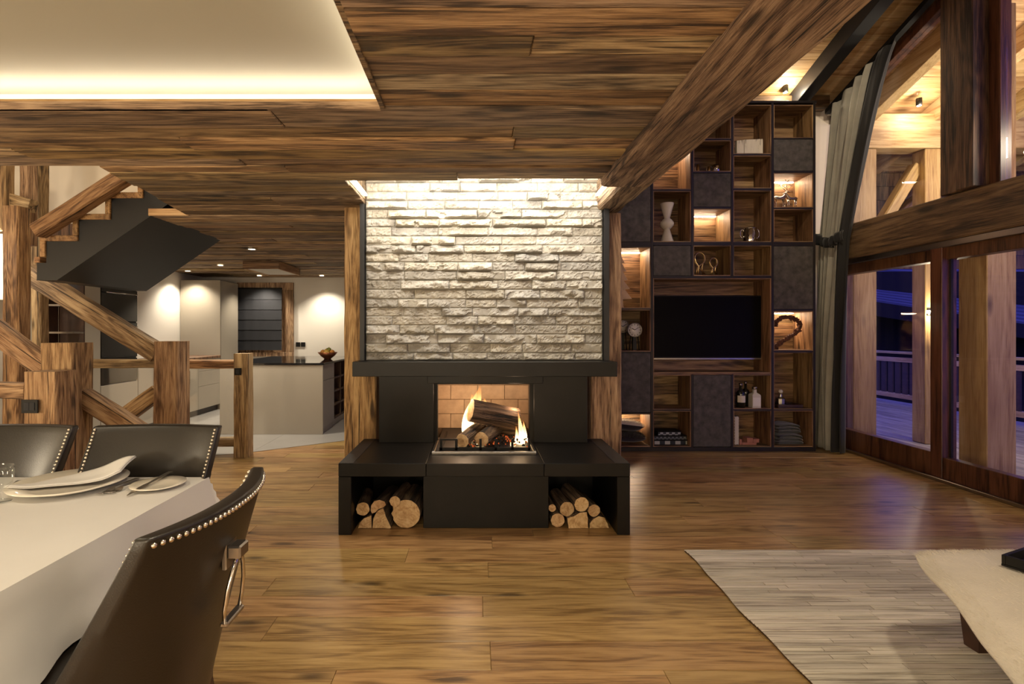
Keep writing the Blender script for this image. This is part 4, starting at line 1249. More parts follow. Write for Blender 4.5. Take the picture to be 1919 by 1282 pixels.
# deer figurines
def deer(px, s, label, D, face=1):
    c = Vector((PX(px, D), D, zf(389)))
    t = empty('deer_figurine', c, label=label, cat='figurine', group='metal deer figurines')
    f = face
    mb = MB()
    mb.tube([(c.x - f * 0.085 * s, c.y, c.z + 0.165 * s), (c.x - f * 0.05 * s, c.y, c.z + 0.17 * s), (c.x, c.y, c.z + 0.162 * s), (c.x + f * 0.05 * s, c.y, c.z + 0.172 * s), (c.x + f * 0.075 * s, c.y, c.z + 0.21 * s), (c.x + f * 0.09 * s, c.y, c.z + 0.25 * s), (c.x + f * 0.125 * s, c.y, c.z + 0.245 * s), (c.x + f * 0.145 * s, c.y, c.z + 0.235 * s)],
            [0.014 * s, 0.027 * s, 0.024 * s, 0.028 * s, 0.018 * s, 0.015 * s, 0.012 * s, 0.006 * s], 10)
    mb.build('body', M['pewter'], t)
    for lx in (-0.062, 0.05):
        for ly in (-0.018, 0.018):
            MB().tube([(c.x + f * lx * s, c.y + ly * s, c.z + 0.15 * s), (c.x + f * (lx + 0.006) * s, c.y + ly * s, c.z + 0.085 * s), (c.x + f * (lx - 0.003) * s, c.y + ly * s, c.z)], [0.016 * s, 0.008 * s, 0.007 * s], 6).build('leg', M['chrome'], t)
    for sg in (-1, 1):
        b0 = Vector((c.x + f * 0.088 * s, c.y + sg * 0.01 * s, c.z + 0.262 * s))
        main = [b0, b0 + Vector((-f * 0.02, sg * 0.03, 0.04)) * s, b0 + Vector((-f * 0.035, sg * 0.055, 0.085)) * s, b0 + Vector((-f * 0.01, sg * 0.065, 0.125)) * s]
        mb = MB().tube(main, 0.004 * s, 5)
        mb.tube([main[1], main[1] + Vector((f * 0.035, sg * 0.005, 0.035)) * s], 0.003 * s, 5)
        mb.tube([main[2], main[2] + Vector((f * 0.045, sg * 0.0, 0.03)) * s], 0.003 * s, 5)
        mb.tube([main[2], main[2] + Vector((-f * 0.03, sg * 0.01, 0.035)) * s], 0.003 * s, 5)
        mb.build('antler', M['pewter'], t)
    return t
deer(1484, 0.72, 'silver standing deer figurine with antlers in the lit shelf', 5.85, -1)
deer(1461, 0.92, 'taller antlered deer figurine beside the shelf upright', 5.97, 1)
# bottles
def bottle(px, r, h, D, label, body, py=767, capc='black', lab=None, square=False):
    c = Vector((PX(px, D), D, zf(py)))
    t = empty('bottle', c, label=label, cat='bottle', group='bottles on the lower shelf')
    n = 4 if square else 20
    prof = [(0, 0), (r, 0), (r, h * 0.58), (r * 0.9, h * 0.64), (r * 0.36, h * 0.72), (r * 0.33, h * 0.9), (0, h * 0.9)]
    mb = MB().lathe(prof, n)
    if square:
        a = math.pi / 4
        mb.v = [(x * math.cos(a) - y * math.sin(a), x * math.sin(a) + y * math.cos(a), z_) for x, y, z_ in mb.v]
    mb.v = [(x + c.x, y + c.y, z_ + c.z) for x, y, z_ in mb.v]
    mb.build('body', body, t, smooth=not square)
    MB().lathe([(0, h * 0.88), (r * 0.4, h * 0.88), (r * 0.4, h * 0.99), (r * 0.2, h), (0, h)], 14, c).build('stopper', M[capc], t)
    if lab:
        if square:
            q = r * 0.708
            MB().box(c.x - q * .9, c.x + q * .9, c.y - q - 0.002, c.y - q, c.z + h * 0.1, c.z + h * 0.5).build('paper_label', lab, t)
        else:
            MB().grid(lambda a, b2: (c.x + (r + 0.0015) * math.cos(math.radians(200 + 140 * a)), c.y + (r + 0.0015) * math.sin(math.radians(200 + 140 * a)), c.z + h * (0.22 + 0.28 * b2)), 12, 1).build('paper_label', lab, t)
    return t
M['dkglass'] = plain('dark_bottle_glass', (0.012, 0.012, 0.008), 0.08)
bottle(1388, 0.046, 0.275, 5.80, 'dark round bottle with pale paper label', M['dkglass'], capc='pewter', lab=M['ceramic'])
bottle(1397, 0.040, 0.285, 5.90, 'dark bottle standing behind the labelled bottle', M['dkglass'], capc='pewter')
bottle(1414, 0.066, 0.235, 5.80, 'square cream bottle beside the dark bottles', M['ceramic'], capc='pewter', lab=M['china'], square=True)
# decanter and tray
c = Vector((PX(1466, 5.82), 5.82, zf(767.5)))
tr = empty('serving_tray', (c.x + 0.05, c.y, c.z), label='dark low tray under the glass decanter', cat='tray')
box('tray_base', c.x - 0.08, c.x + 0.20, c.y - 0.06, c.y + 0.14, c.z, c.z + 0.012, M['darkwood'], tr, 0.003)
for a in ((c.x - 0.08, c.x + 0.20, c.y - 0.06, c.y - 0.05), (c.x - 0.08, c.x + 0.20, c.y + 0.13, c.y + 0.14)):
    box('tray_edge', *a, c.z + 0.012, c.z + 0.04, M['darkwood'], tr, 0.003)
for a in ((c.x - 0.08, c.x - 0.07, c.y - 0.049, c.y + 0.129), (c.x + 0.19, c.x + 0.20, c.y - 0.049, c.y + 0.129)):
    box('tray_edge', *a, c.z + 0.012, c.z + 0.04, M['darkwood'], tr, 0.003)
cz = c + Vector((0.0, 0.03, 0.0125))
dc = empty('decanter', cz, label='cut glass decanter with round stopper on the dark tray', cat='decanter')
MB().lathe([(0, 0), (0.045, 0), (0.05, 0.02), (0.05, 0.085), (0.018, 0.105), (0.015, 0.135), (0.022, 0.14), (0, 0.14)], 10, cz).build('body', M['pewter'], dc, smooth=False)
MB().sphere((cz.x, cz.y, cz.z + 0.165), 0.024).build('stopper', M['china'], dc)
# patterned boxes, books, pink boxes
def dots(name, a, b2, scx, scz):
    m, nt, b = newmat(name)
    vec, r = objcoord(nt, False)
    w = N(nt, 'ShaderNodeTexChecker')
    L(nt, mapped(nt, vec, (scx, 1, scz), (0.13, 0.5, 0.2)), w.inputs['Vector']); w.inputs['Scale'].default_value = 1
    w.inputs['Color1'].default_value = (*a, 1); w.inputs['Color2'].default_value = (*b2, 1)
    L(nt, w.outputs[0], b.inputs['Base Color']); b.inputs['Roughness'].default_value = 0.7
    return m
D = 5.80
z0 = zf(838)
def pbox(label, x0, x1, za, zb2, mat, dy=0.22, band=None):
    t = empty('gift_box', (PX((x0 + x1) / 2, D), D, za), label=label, cat='box', group='patterned boxes stacked on the lowest shelf')
    box('body', PX(x0, D), PX(x1, D), D, D + dy, za, zb2, M['black'] if band else mat, t, 0.002)
    if band:
        box('printed_band', PX(x0, D) + 0.004, PX(x1, D) - 0.004, D - 0.0015, D, za + 0.006, zb2 - 0.006, mat, t)
        box('lid', PX(x0, D) - 0.003, PX(x1, D) + 0.003, D - 0.003, D + dy + 0.003, zb2, zb2 + 0.006, M['black'], t, 0.001)
m1 = dots('white_square_print', (0.42, 0.42, 0.38), (0.02, 0.025, 0.03), 17, 8)
m2 = dots('fine_grey_print', (0.15, 0.16, 0.165), (0.03, 0.035, 0.04), 45, 45)
m3 = dots('zigzag_print', (0.40, 0.42, 0.42), (0.05, 0.055, 0.06), 30, 40)
pbox('bottom black box with white squares in the lowest shelf', 1226, 1288, z0, z0 + 0.05, m1, band=True)
pbox('middle box with fine grey print', 1225, 1287, z0 + 0.057, z0 + 0.098, m2, band=True)
pbox('small top box with zigzag print', 1233, 1276, z0 + 0.105, z0 + 0.148, m3, 0.18, band=True)
m4 = dots('speckled_book', (0.42, 0.36, 0.28), (0.10, 0.08, 0.06), 60, 60)
bk = empty('book', (PX(1380, D), D, z0), label='tall speckled book standing against the divider', cat='book')
box('cover', PX(1376, D), PX(1385, D), D, D + 0.2, z0, z0 + 0.325, m4, bk, 0.003)
box('pages', PX(1376, D) + 0.005, PX(1385, D) - 0.005, D - 0.002, D + 0.19, z0 + 0.006, z0 + 0.319, M['ceramic'], bk)
for lab, x0, x1, za, zb2, dy in (('flat pink box at the bottom of the pink pile', 1391, 1418, 0, 0.026, 0.14), ('small pink box on top of the flat pink box', 1400, 1411, 0.0265, 0.078, 0.1), ('pink cube at the end of the pink pile', 1412, 1423, 0.0265, 0.066, 0.1), ('dark red pouch box beside the speckled book', 1386, 1390.5, 0, 0.06, 0.12)):
    t = empty('pink_box', (PX((x0 + x1) / 2, D), D, z0 + za), label=lab, cat='box', group='pink boxes beside the speckled book')
    box('body', PX(x0, D), PX(x1, D), D, D + dy, z0 + za, z0 + zb2 - 0.008, M['pink'], t, 0.002)
    box('lid', PX(x0, D) - 0.0015, PX(x1, D) + 0.0015, D - 0.0015, D + dy + 0.0015, z0 + zb2 - 0.008, z0 + zb2, M['pink'], t, 0.001)
# folded blankets
def folded(name, label, x0, x1, y0, y1, z0, z1, mat, seed, cat='blanket', group=None):
    t = empty(name, ((x0 + x1) / 2, (y0 + y1) / 2, z0), label=label, cat=cat, group=group)
    n = 3
    for k in range(n):
        a, b2 = z0 + (z1 - z0) * k / n, z0 + (z1 - z0) * (k + 1) / n
        def f(u, v, a=a, b2=b2, k=k):
            an = 2 * math.pi * v
            cx, cy, cz_ = (x0 + x1) / 2, (y0 + y1) / 2, (a + b2) / 2
            p = 0.35
            sx = math.copysign(abs(math.cos(an)) ** p, math.cos(an)); sz = math.copysign(abs(math.sin(an)) ** 0.6, math.sin(an))
            yy = y0 + (y1 - y0) * u
            w = (x1 - x0) / 2 * (0.97 - 0.04 * k) * (1 - 0.15 * (abs(u - .5) * 2) ** 6)
            x = cx + w * sx
            z = cz_ + (b2 - a) / 2 * 0.96 * sz * (1 - 0.5 * (abs(u - .5) * 2) ** 8) + (0.008 * noise.noise((x * 12, yy * 12, seed + k)) if 0 < k else 0) - (0.012 * ((x - cx) / w) ** 2 if k else 0)
            return (x, yy, z)
        MB().grid(f, 14, 28).build('fold', mat, t)
    return t
g = 'folded blankets in the lowest shelf'
folded('folded_blanket', 'lower folded charcoal blanket in the corner shelf', PX(1453, D) + 0.01, PX(1510, D), D, D + 0.24, z0, z0 + 0.118, M['blanket'], 1, group=g)
folded('folded_blanket', 'upper folded charcoal blanket on top of the other', PX(1453, D) + 0.01, PX(1505, D), D, D + 0.24, z0 + 0.125, z0 + 0.235, M['blanket'], 5, group=g)
# fur cushions
def cushion(label, cx, cy, cz_, w, h, th, mats, rot, seed):
    t = empty('fur_cushion', (0, 0, 0), label=label, cat='cushion', group='fur cushions in the lit bottom shelf')
    def f(u, v):
        a, b2 = 2 * u - 1, 2 * v - 1
        return a, b2
    for s in (-1, 1):
        def g_(u, v, s=s):
            a, b2 = 2 * u - 1, 2 * v - 1
            e = (1 - abs(a) ** 3) * (1 - abs(b2) ** 3)
            pin = 1 - 0.06 * (1 - abs(a * b2))
            return (a * w / 2 * pin, b2 * h / 2 * pin, s * th / 2 * max(0, e) ** 0.6)
        MB().grid(g_, 18, 18).build('cover_side', mats[0 if s < 0 else 1], t)
    mb = MB()
    for i in range(2600):
        a, b2 = rnd.uniform(-1, 1), rnd.uniform(-1, 1)
        e = (1 - abs(a) ** 3) * (1 - abs(b2) ** 3)
        pin = 1 - 0.06 * (1 - abs(a * b2))
        p = Vector((a * w / 2 * pin, b2 * h / 2 * pin, th / 2 * e ** 0.6))
        dr = Vector((a * 0.8 + rnd.uniform(-.5, .5), b2 * .8 + rnd.uniform(-.5, .5), 0.7)).normalized() * rnd.uniform(0.015, 0.035)
        sd = dr.orthogonal().normalized() * 0.0015
        mb.add([p - sd, p + sd, p + dr], [(0, 1, 2)])
    tag(mb.build('fur', mats[2], t, smooth=False), kind='stuff')
    t.location = (cx, cy, cz_)
    t.rotation_euler = rot
    return t
cxx = PX(1188, 5.90)
cushion('lower dark fur cushion lying flat in the lit bottom shelf', cxx - 0.075, 5.90, z0 + 0.075, 0.36, 0.26, 0.11, (M['fur_dark'], M['fur_dark'], M['fur_dark']), (0, 0.03, 0), 1)
cushion('upper dark cushion with white fur lying on the other cushion', cxx - 0.085, 5.92, z0 + 0.195, 0.35, 0.26, 0.12, (M['fur_dark'], M['fur_white'], M['fur_white']), (math.radians(-14), 0.12, 0), 2)
# ------------------------------------------------------------------ staircase
DS, DF = 4.45, 5.67
stc = empty('staircase', (-3.4, 5.0, 0), label='zigzag wooden staircase with dark steel stringer rising through the ceiling', cat='staircase')
run, rise = 0.283, 0.187
X0, Zt = -3.51, 2.18          # riser between step 1 and 2, top of step 1
th = 0.05
nst = 7
M['steptop'] = wood('stair_oak', 'y', (0.14, 0.07, 0.025), (0.34, 0.19, 0.08), (0.48, 0.29, 0.13), vary=0.25, rough=0.5, bumps=0.2, knots=0.3)
for k in range(-1, nst):
    xr = X0 + run * k                                    # riser at the upper end of this tread
    zt = Zt + rise * k
    xl = xr - run
    if k >= 0:
        box('tread', xl, xr + 0.045, DS - 0.005, DF, zt - th, zt, M['steptop'], stc, 0.004)
        box('riser', xl, xl + 0.045, DS - 0.004, DF, zt - rise, zt - th, M['steptop'], stc, 0.004)
box('landing', -3.84, X0 - run, DS - 0.005, DF, Zt - rise - 0.05, Zt - rise, M['steptop'], stc, 0.004)
# stringer (side sheet) and underside sheet
zz = []
for k in range(0, nst):
    xl = X0 + run * (k - 1)
    zz += [(xl + 0.046, Zt + rise * (k - 1) - 0.0), (xl + 0.046, Zt + rise * k - th - 0.001)]
lo = lambda x: 1.79 + (x + 3.653) * 0.686
xs_, xe = -3.83, X0 + run * (nst - 1)
pts = [(xs_, Zt - rise - th - 0.001)] + [(zz[0][0], Zt - rise - th - .001)] + zz[1:] + [(xe, zz[-1][1]), (xe, lo(xe) + 0.012), (-3.653, lo(-3.653) + 0.012), (xs_, 1.80)]
MB().prism(pts, 'y', DS + 0.012, DS + 0.024).build('stringer', M['steel2'], stc)
MB().prism([(xe, lo(xe)), (-3.653, lo(-3.653)), (xs_, 1.79), (xs_, 1.802), (-3.653, lo(-3.653) + 0.012), (xe, lo(xe) + 0.012)], 'y', DS + 0.01, DF).build('underside_sheet', M['steel2'], stc)
MB().prism(pts, 'y', DF - 0.03, DF - 0.018).build('stringer', M['steel2'], stc)
# pale trim on the edge of the opening above the flight
tag(box('trim_2', -2.845, -2.50, 4.440, 4.449, CH - 0.006, CH + 0.055, M['pinex']), 'pale trim board on the edge of the stair opening', 'trim', kind='structure')

# ------------------------------------------------------------------ balustrade of old timbers
bal = empty('stair_balustrade', (-3.2, 5.0, 0), label='stair balustrade of old square timbers with sloping handrails', cat='balustrade')
def tpost(x0, x1, ytop, D, z0=0.0, seed=0, dep=None):
    w = (x1 - x0) * D / F
    c = PX((x0 + x1) / 2, D)
    dep = dep or w
    return timber('post', (c, D + dep / 2, z0), (c, D + dep / 2, PZ(ytop, D)), w, dep, M['timber'], bal, rough=0.005, seed=seed)
def trail(name, a, b2, D, thick_px, dep=0.12, seed=0, mat='timber'):
    p, q = P(*a, D), P(*b2, D)
    off = Vector((0, dep / 2, 0))
    return timber(name, p + off, q + off, thick_px * D / F, dep, M[mat], bal, rough=0.005, seed=seed)
tpost(287, 332, 640, 5.0, 0, 31)                         # main newel
tpost(437, 464, 663, 5.445, 0, 32)                       # slim end post
tpost(331, 345, 697, 5.46, 0, 33, 0.12)
tpost(75, 136, 643, 4.2, 0, 34, 0.24)
tpost(42, 104, 697, 3.9, 0, 35, 0.22)
tpost(3, 33, 385, 4.75, 0, 36, 0.15)
tpost(35, 53, 300, 5.05, 2.2, 37, 0.12)
tpost(57, 76, 300, 5.3, 0, 38, 0.12)
tpost(-22, 9, 300, 4.9, 2.3, 39, 0.12)
trail('handrail', (36, 507), (290, 664), 5.06, 34, 0.14, 41)
trail('handrail', (60, 432), (236, 320), 4.30, 27, 0.12, 42)
trail('handrail', (-30, 612), (78, 690), 4.28, 38, 0.12, 43)
trail('brace', (134, 738), (268, 822), 4.3, 34, 0.12, 44)
trail('brace', (215, 790), (292, 735), 5.12, 28, 0.12, 45)
trail('rail', (134, 682), (290, 682), 5.40, 16.5, 0.1, 46)
trail('rail', (328, 682.5), (440, 682.5), 5.50, 16, 0.1, 47)
trail('rail', (338, 829), (440, 829), 5.52, 16, 0.1, 48)
trail('rail', (-60, 730), (44, 733), 3.95, 30, 0.12, 49)
trail('rail', (-20, 364), (54, 384), 4.95, 24, 0.10, 50)
g = box('glass_panel', PX(137, 5.36), PX(287, 5.36), 5.345, 5.355, 0.05, 0.96, M['glass'], bal)
g = box('glass_panel', PX(346, 5.46), PX(436, 5.46), 5.50, 5.51, 0.12, 0.94, M['glass'], bal)
# switches
def switch(label, px0, px1, py0, py1, D, n=2):
    a, b2 = P(px0, py1, D), P(px1, py0, D)
    t = empty('light_switch', ((a.x + b2.x) / 2, D, a.z), label=label, cat='switch')
    box('cover_plate', a.x, b2.x, D - 0.012, D - 0.002, a.z, b2.z, M['black'], t, 0.002)
    w = (b2.x - a.x) / (n + 1)
    for k in range(n):
        x = a.x + w * 0.5 + k * w
        box('rocker', x + 0.001, x + w - 0.001, D - 0.016, D - 0.012, a.z + (b2.z - a.z) * .2, b2.z - (b2.z - a.z) * .2, M['blind'], t, 0.001)
switch('black double light switch on the short timber post', 42, 73, 749, 774, 3.885)
switch('small black switch on the slim end post', 440, 452.5, 690, 703, 5.43, 1)
# bright wall panel at the far left
lp = empty('lit_wall_panel', (PX(-10, 5.3), 5.3, 1.6), label='glowing pale panel at the edge behind the tall stair post', cat='lamp')
box('frame', PX(-60, 5.3), PX(6, 5.3), 5.30, 5.33, PZ(562, 5.3), PZ(385, 5.3), M['white'], lp)
box('glow_face', PX(-58, 5.3), PX(4.5, 5.3), 5.29, 5.30, PZ(560, 5.3), PZ(388, 5.3), M['glow'], lp)  # self-lit face stands in for a white glow of unknown source

# ------------------------------------------------------------------ kitchen
isl = empty('kitchen_island', (-2.6, 7.4, 0), label='taupe kitchen island with black glass worktop', cat='kitchen island')
ix0, ix1, iy0, iy1 = -3.33, -1.995, 6.65, 8.5
box('carcass', ix0, ix1 - 0.02, iy0 + 0.02, 7.18, 0.004, 0.905, M['lacquer2'], isl)
box('front_panel', ix0 - 0.004, ix1, iy0, iy0 + 0.019, 0.005, 0.905, M['lacquer'], isl, 0.002)
box('drawer_front', ix1 - 0.019, ix1, iy0 + 0.022, 7.18, 0.70, 0.905, M['lacquer2'], isl, 0.002)
box('door_front', ix1 - 0.019, ix1, iy0 + 0.022, 7.18, 0.09, 0.695, M['lacquer2'], isl, 0.002)
box('plinth', ix1 - 0.06, ix1 - 0.05, iy0 + 0.022, 8.45, 0.005, 0.09, M['pewter'], isl)
box('wine_rack_back', ix0, ix1 - 0.35, 7.185, 8.45, 0.004, 0.88, M['lacquer2'], isl)
for z0_ in (0.10, 0.29, 0.48, 0.67):
    box('rack_shelf', ix1 - 0.34, ix1 - 0.02, 7.19, 8.45, z0_, z0_ + 0.025, M['walnutz'], isl)
for y_ in (7.19, 7.6, 8.0, 8.42):
    box('rack_upright', ix1 - 0.34, ix1 - 0.02, y_, y_ + 0.025, 0.10, 0.88, M['walnutz'], isl)
box('worktop', ix0 - 0.02, ix1 + 0.012, iy0 - 0.012, iy1, 0.906, 0.932, M['glasstop'], isl, 0.002)
# fruit bowl with fruit
c = Vector((PX(614, 7.6), 7.6, 0.9325))
fb = empty('fruit_bowl', c, label='dark copper fruit bowl on the island worktop', cat='bowl')
MB().lathe([(0, 0), (0.05, 0), (0.055, 0.01), (0.10, 0.045), (0.145, 0.10), (0.138, 0.10), (0.095, 0.052), (0.04, 0.02), (0, 0.018)], 28, c).build('bowl', plain('copper_bowl', (0.28, 0.10, 0.04), 0.3, 0.6), fb)
fr = [('yellow fruit at the front of the bowl', (0.0, -0.04, 0.10), 0.042, (0.62, 0.40, 0.08)), ('orange coloured fruit at the window end of the bowl', (0.07, -0.01, 0.10), 0.038, (0.62, 0.26, 0.04)), ('orange coloured fruit at the blind end of the bowl', (-0.07, 0.0, 0.10), 0.038, (0.60, 0.27, 0.05)),
      ('greenish fruit on top of the others', (0.01, 0.03, 0.135), 0.036, (0.28, 0.30, 0.06)), ('yellow fruit at the back of the bowl', (-0.03, 0.05, 0.115), 0.038, (0.6, 0.42, 0.1))]
for lab, o3, r, colr in fr:
    q = c + Vector(o3)
    t = empty('fruit', q, label=lab, cat='fruit', group='fruit in the copper bowl')
    MB().sphere(q, r, 14, 10, (1, 1, 0.95)).build('flesh', plain('fruit_skin', colr, 0.45), t)
    MB().tube([q + Vector((0, 0, r * 0.9)), q + Vector((0.004, 0, r * 1.2))], 0.003, 5).build('stem', M['darkwood'], t)
# left run of base units, worktop, tall end unit, ovens
XF = -4.40
run_ = empty('kitchen_base_units', (-4.7, 7.7, 0), label='taupe base units with drawers along the side wall', cat='kitchen unit')
box('carcass', -5.09, XF - 0.02, 6.66, 8.8, 0.1, 0.89, M['lacquer2'], run_)
box('plinth', -5.09, XF - 0.05, 6.66, 8.8, 0.004, 0.1, M['steel2'], run_)
for y0_, y1_, zs_ in ((6.67, 7.60, [(0.1, 0.89)]), (7.604, 8.1, [(0.1, 0.89)]), (8.104, 8.79, [(0.1, 0.46), (0.464, 0.70), (0.704, 0.89)])):
    for a, b2 in zs_: box('drawer_front' if len(zs_) > 1 else 'door_front', XF - 0.019, XF, y0_, y1_, a, b2, M['lacquer'], run_, 0.002)
tag(box('kitchen_worktop', -5.095, XF + 0.01, 6.66, 8.795, 0.892, 0.93, M['walnutz'], None, 0.003), 'dark worktop on the side wall base units', 'worktop')
tu = empty('tall_unit', (-4.8, 9.1, 0), label='tall plain taupe cupboard at the end of the side wall', cat='cupboard')
box('body', -5.09, XF - 0.02, 8.82, 9.45, 0.0045, 2.215, M['lacquer'], tu, 0.002)
box('door', XF - 0.019, XF, 8.805, 9.45, 0.1, 2.215, M['lacquer2'], tu, 0.002)
box('end_panel', -5.09, XF, 8.80, 8.819, 0.0045, 2.22, M['lacquer'], tu, 0.002)
ov = empty('oven_tower', (-4.7, 6.3, 0), label='tall dark appliance tower with ovens beside the stairs', cat='oven unit')
box('body', -5.09, XF - 0.02, 6.0, 6.655, 0.0045, 2.2, M['steel2'], ov)
box('door_front', XF - 0.019, XF, 6.003, 6.652, 0.1, 0.70, M['lacquer'], ov, 0.002)
for a, b2 in ((0.72, 1.0), (1.02, 1.45), (1.47, 1.86)):
    box('oven_door', XF - 0.019, XF, 6.01, 6.645, a, b2, M['glasstop'], ov, 0.002)
    MB().tube([(XF + 0.03, 6.05, b2 - 0.05), (XF + 0.03, 6.6, b2 - 0.05)], 0.008, 8).build('handle', M['chrome'], ov)
box('upper_flap', XF - 0.019, XF, 6.01, 6.645, 1.88, 2.0, M['steel2'], ov, 0.002)
box('upper_shelf', XF - 0.3, XF + 0.01, 6.01, 6.645, 2.02, 2.06, M['lacquer'], ov, 0.002)
tag(box('cabinet_side_panel', -5.09, XF, 5.76, 5.995, 0.0045, 2.2, M['lacquer'], None, 0.002), 'tall grey end panel beside the appliance tower', 'panel')
rk = empty('open_rack', (-4.75, 5.6, 0), label='narrow dark open rack beside the grey end panel', cat='rack')
box('back', XF - 0.30, XF - 0.281, 5.58, 5.734, 0.0045, 1.95, M['darkwood'], rk)
for z_ in (0.02, 0.35, 0.68, 1.0, 1.32, 1.62, 1.92):
    box('shelf', XF - 0.28, XF, 5.58, 5.75, z_, z_ + 0.02, M['pewter'], rk)
box('side', XF - 0.28, XF, 5.735, 5.755, 0.0045, 1.95, M['darkwood'], rk)
tag(box('storage_box', XF - 0.24, XF - 0.03, 5.59, 5.73, 1.0215, 1.16, M['china'], None, 0.004), 'small white box on the dark open rack', 'box')
# hood
hd = empty('ceiling_hood', (-3.1, 7.8, 2.25), label='wooden boxed extractor hood hanging under the kitchen ceiling', cat='extractor hood')
hx0, hx1 = -3.36, -2.84
box('front_board', hx0, hx1, 7.36, 7.385, CH - 0.115, CH - 0.004, M['shelfx'], hd, 0.003)
box('rear_board', hx0, hx1, 8.225, 8.25, CH - 0.115, CH - 0.004, M['shelfx'], hd, 0.003)
for xa in (hx0, hx1 - 0.025):
    box('side_board', xa, xa + 0.025, 7.386, 8.224, CH - 0.115, CH - 0.004, M['pine_y'], hd, 0.003)
box('filter_panel', hx0 + 0.026, hx1 - 0.026, 7.386, 8.224, CH - 0.105, CH - 0.095, M['white'], hd)
# far window with roman blind
FWD = 9.655
kw = empty('window_2', (-4, 9.6, 0.9), label='kitchen window in a timber frame covered by a dark blind', cat='window', kind='structure')
wx0, wx1, wz0, wz1 = PX(446, FWD), PX(551, FWD), PZ(668, FWD), PZ(530, FWD)
fwid = 0.14
box('frame_top', wx0, wx1, FWD - 0.05, FWD, wz1 - fwid, wz1, M['timber'], kw, 0.004)
box('frame_bottom', wx0, wx1, FWD - 0.06, FWD, wz0, wz0 + 0.08, M['timber'], kw, 0.004)
box('frame_side', wx1 - fwid, wx1, FWD - 0.05, FWD, wz0 + 0.08, wz1 - fwid, M['timber'], kw, 0.004)
box('frame_side', wx0, wx0 + 0.03, FWD - 0.05, FWD, wz0 + 0.08, wz1 - fwid, M['timber'], kw, 0.004)
box('casement', wx0 + 0.03, wx1 - fwid, FWD - 0.02, FWD - 0.001, wz0 + 0.08, wz1 - fwid, M['timber'], kw)
bl = empty('roman_blind', (-4, 9.6, 1.0), label='charcoal roman blind drawn down over the kitchen window', cat='blind')
bx_0, bx_1 = wx0 + 0.035, PX(531, FWD)
zt_ = wz1 - fwid + 0.01
for k in range(6):
    h_ = (zt_ - (wz0 + 0.12)) / 6
    za = wz0 + 0.12 + k * h_
    MB().grid(lambda a, b2, za=za, h_=h_: (lerp(bx_0, bx_1, a), FWD - 0.075 - 0.006 * (1 - b2) ** 3 + 0.004 * math.sin(a * 30), lerp(za, za + h_, b2)), 16, 5).build('fold', M['blind'], bl)
box('head_rail', bx_0, bx_1, FWD - 0.085, FWD - 0.055, zt_, zt_ + 0.03, M['black'], bl)
sk = empty('wall_socket', (PX(563.5, 9.65), 9.64, PZ(650, 9.65)), label='double black wall socket beside the kitchen window', cat='socket')
for a, b2 in ((554.5, 562.5), (564, 572)):
    box('socket_plate', PX(a, 9.65), PX(b2, 9.65), 9.645, 9.659, PZ(650, 9.65), PZ(641.5, 9.65), M['black'], sk, 0.003)
# recessed downlights in the kitchen ceiling
for px, py, lab in ((472, 466.5, 'recessed downlight in front of the wooden hood'), (413, 497, 'recessed downlight left of the wooden hood'), (352, 507.5, 'recessed downlight above the tall cupboard end'), (486, 516.5, 'recessed downlight beyond the hood near the window'), (603, 516.5, 'recessed downlight over the white wall near the post')):
    dd = (CH - 0.004 - EYE) * F / (VY - py)
    x = PX(px, dd)
    t = empty('recessed_downlight', (x, dd, CH - 0.01), label=lab, cat='downlight', group='recessed kitchen downlights')
    MB().lathe([(0.04, 0), (0.055, 0), (0.055, 0.006), (0.04, 0.006), (0.04, 0)], 20, (x, dd, CH - 0.010)).build('ring', M['pewter'], t)
    MB().lathe([(0, 0), (0.04, 0), (0.04, 0.003), (0, 0.003)], 20, (x, dd, CH - 0.007)).build('lens', M['down'], t)
    lamp('SPOT', (x, dd, CH - 0.02), 95, WARMW, 0.04, spot=115, blend=0.7)
lamp('SPOT', (-4.85, 8.2, CH - 0.02), 4, WARMW, 0.04, spot=100, blend=0.7)

for q in ((-3.0, 5.75), (-1.7, 5.9), (-4.6, 4.9)):  # extra spots without fixtures, added as front light for island and stair side
    lamp('SPOT', (q[0], q[1], CH - 0.03), 60, WARMW, 0.06, spot=130, blend=0.8)
# ------------------------------------------------------------------ dining table and chairs
TD, TX, TZ = 2.071, -1.081, 0.76
tbl = empty('dining_table', (-2.3, 1.5, 0), label='rectangular dining table hidden under the white cloth', cat='table')
box('tabletop', -3.7, TX - 0.03, 0.92, TD - 0.03, 0.715, 0.752, M['darkwood'], tbl, 0.004)
for x in (-3.55, TX - 0.16):
    for y in (1.0, TD - 0.13):
        box('leg', x, x + 0.08, y, y + 0.08, 0.0, 0.714, M['darkwood'], tbl, 0.004)
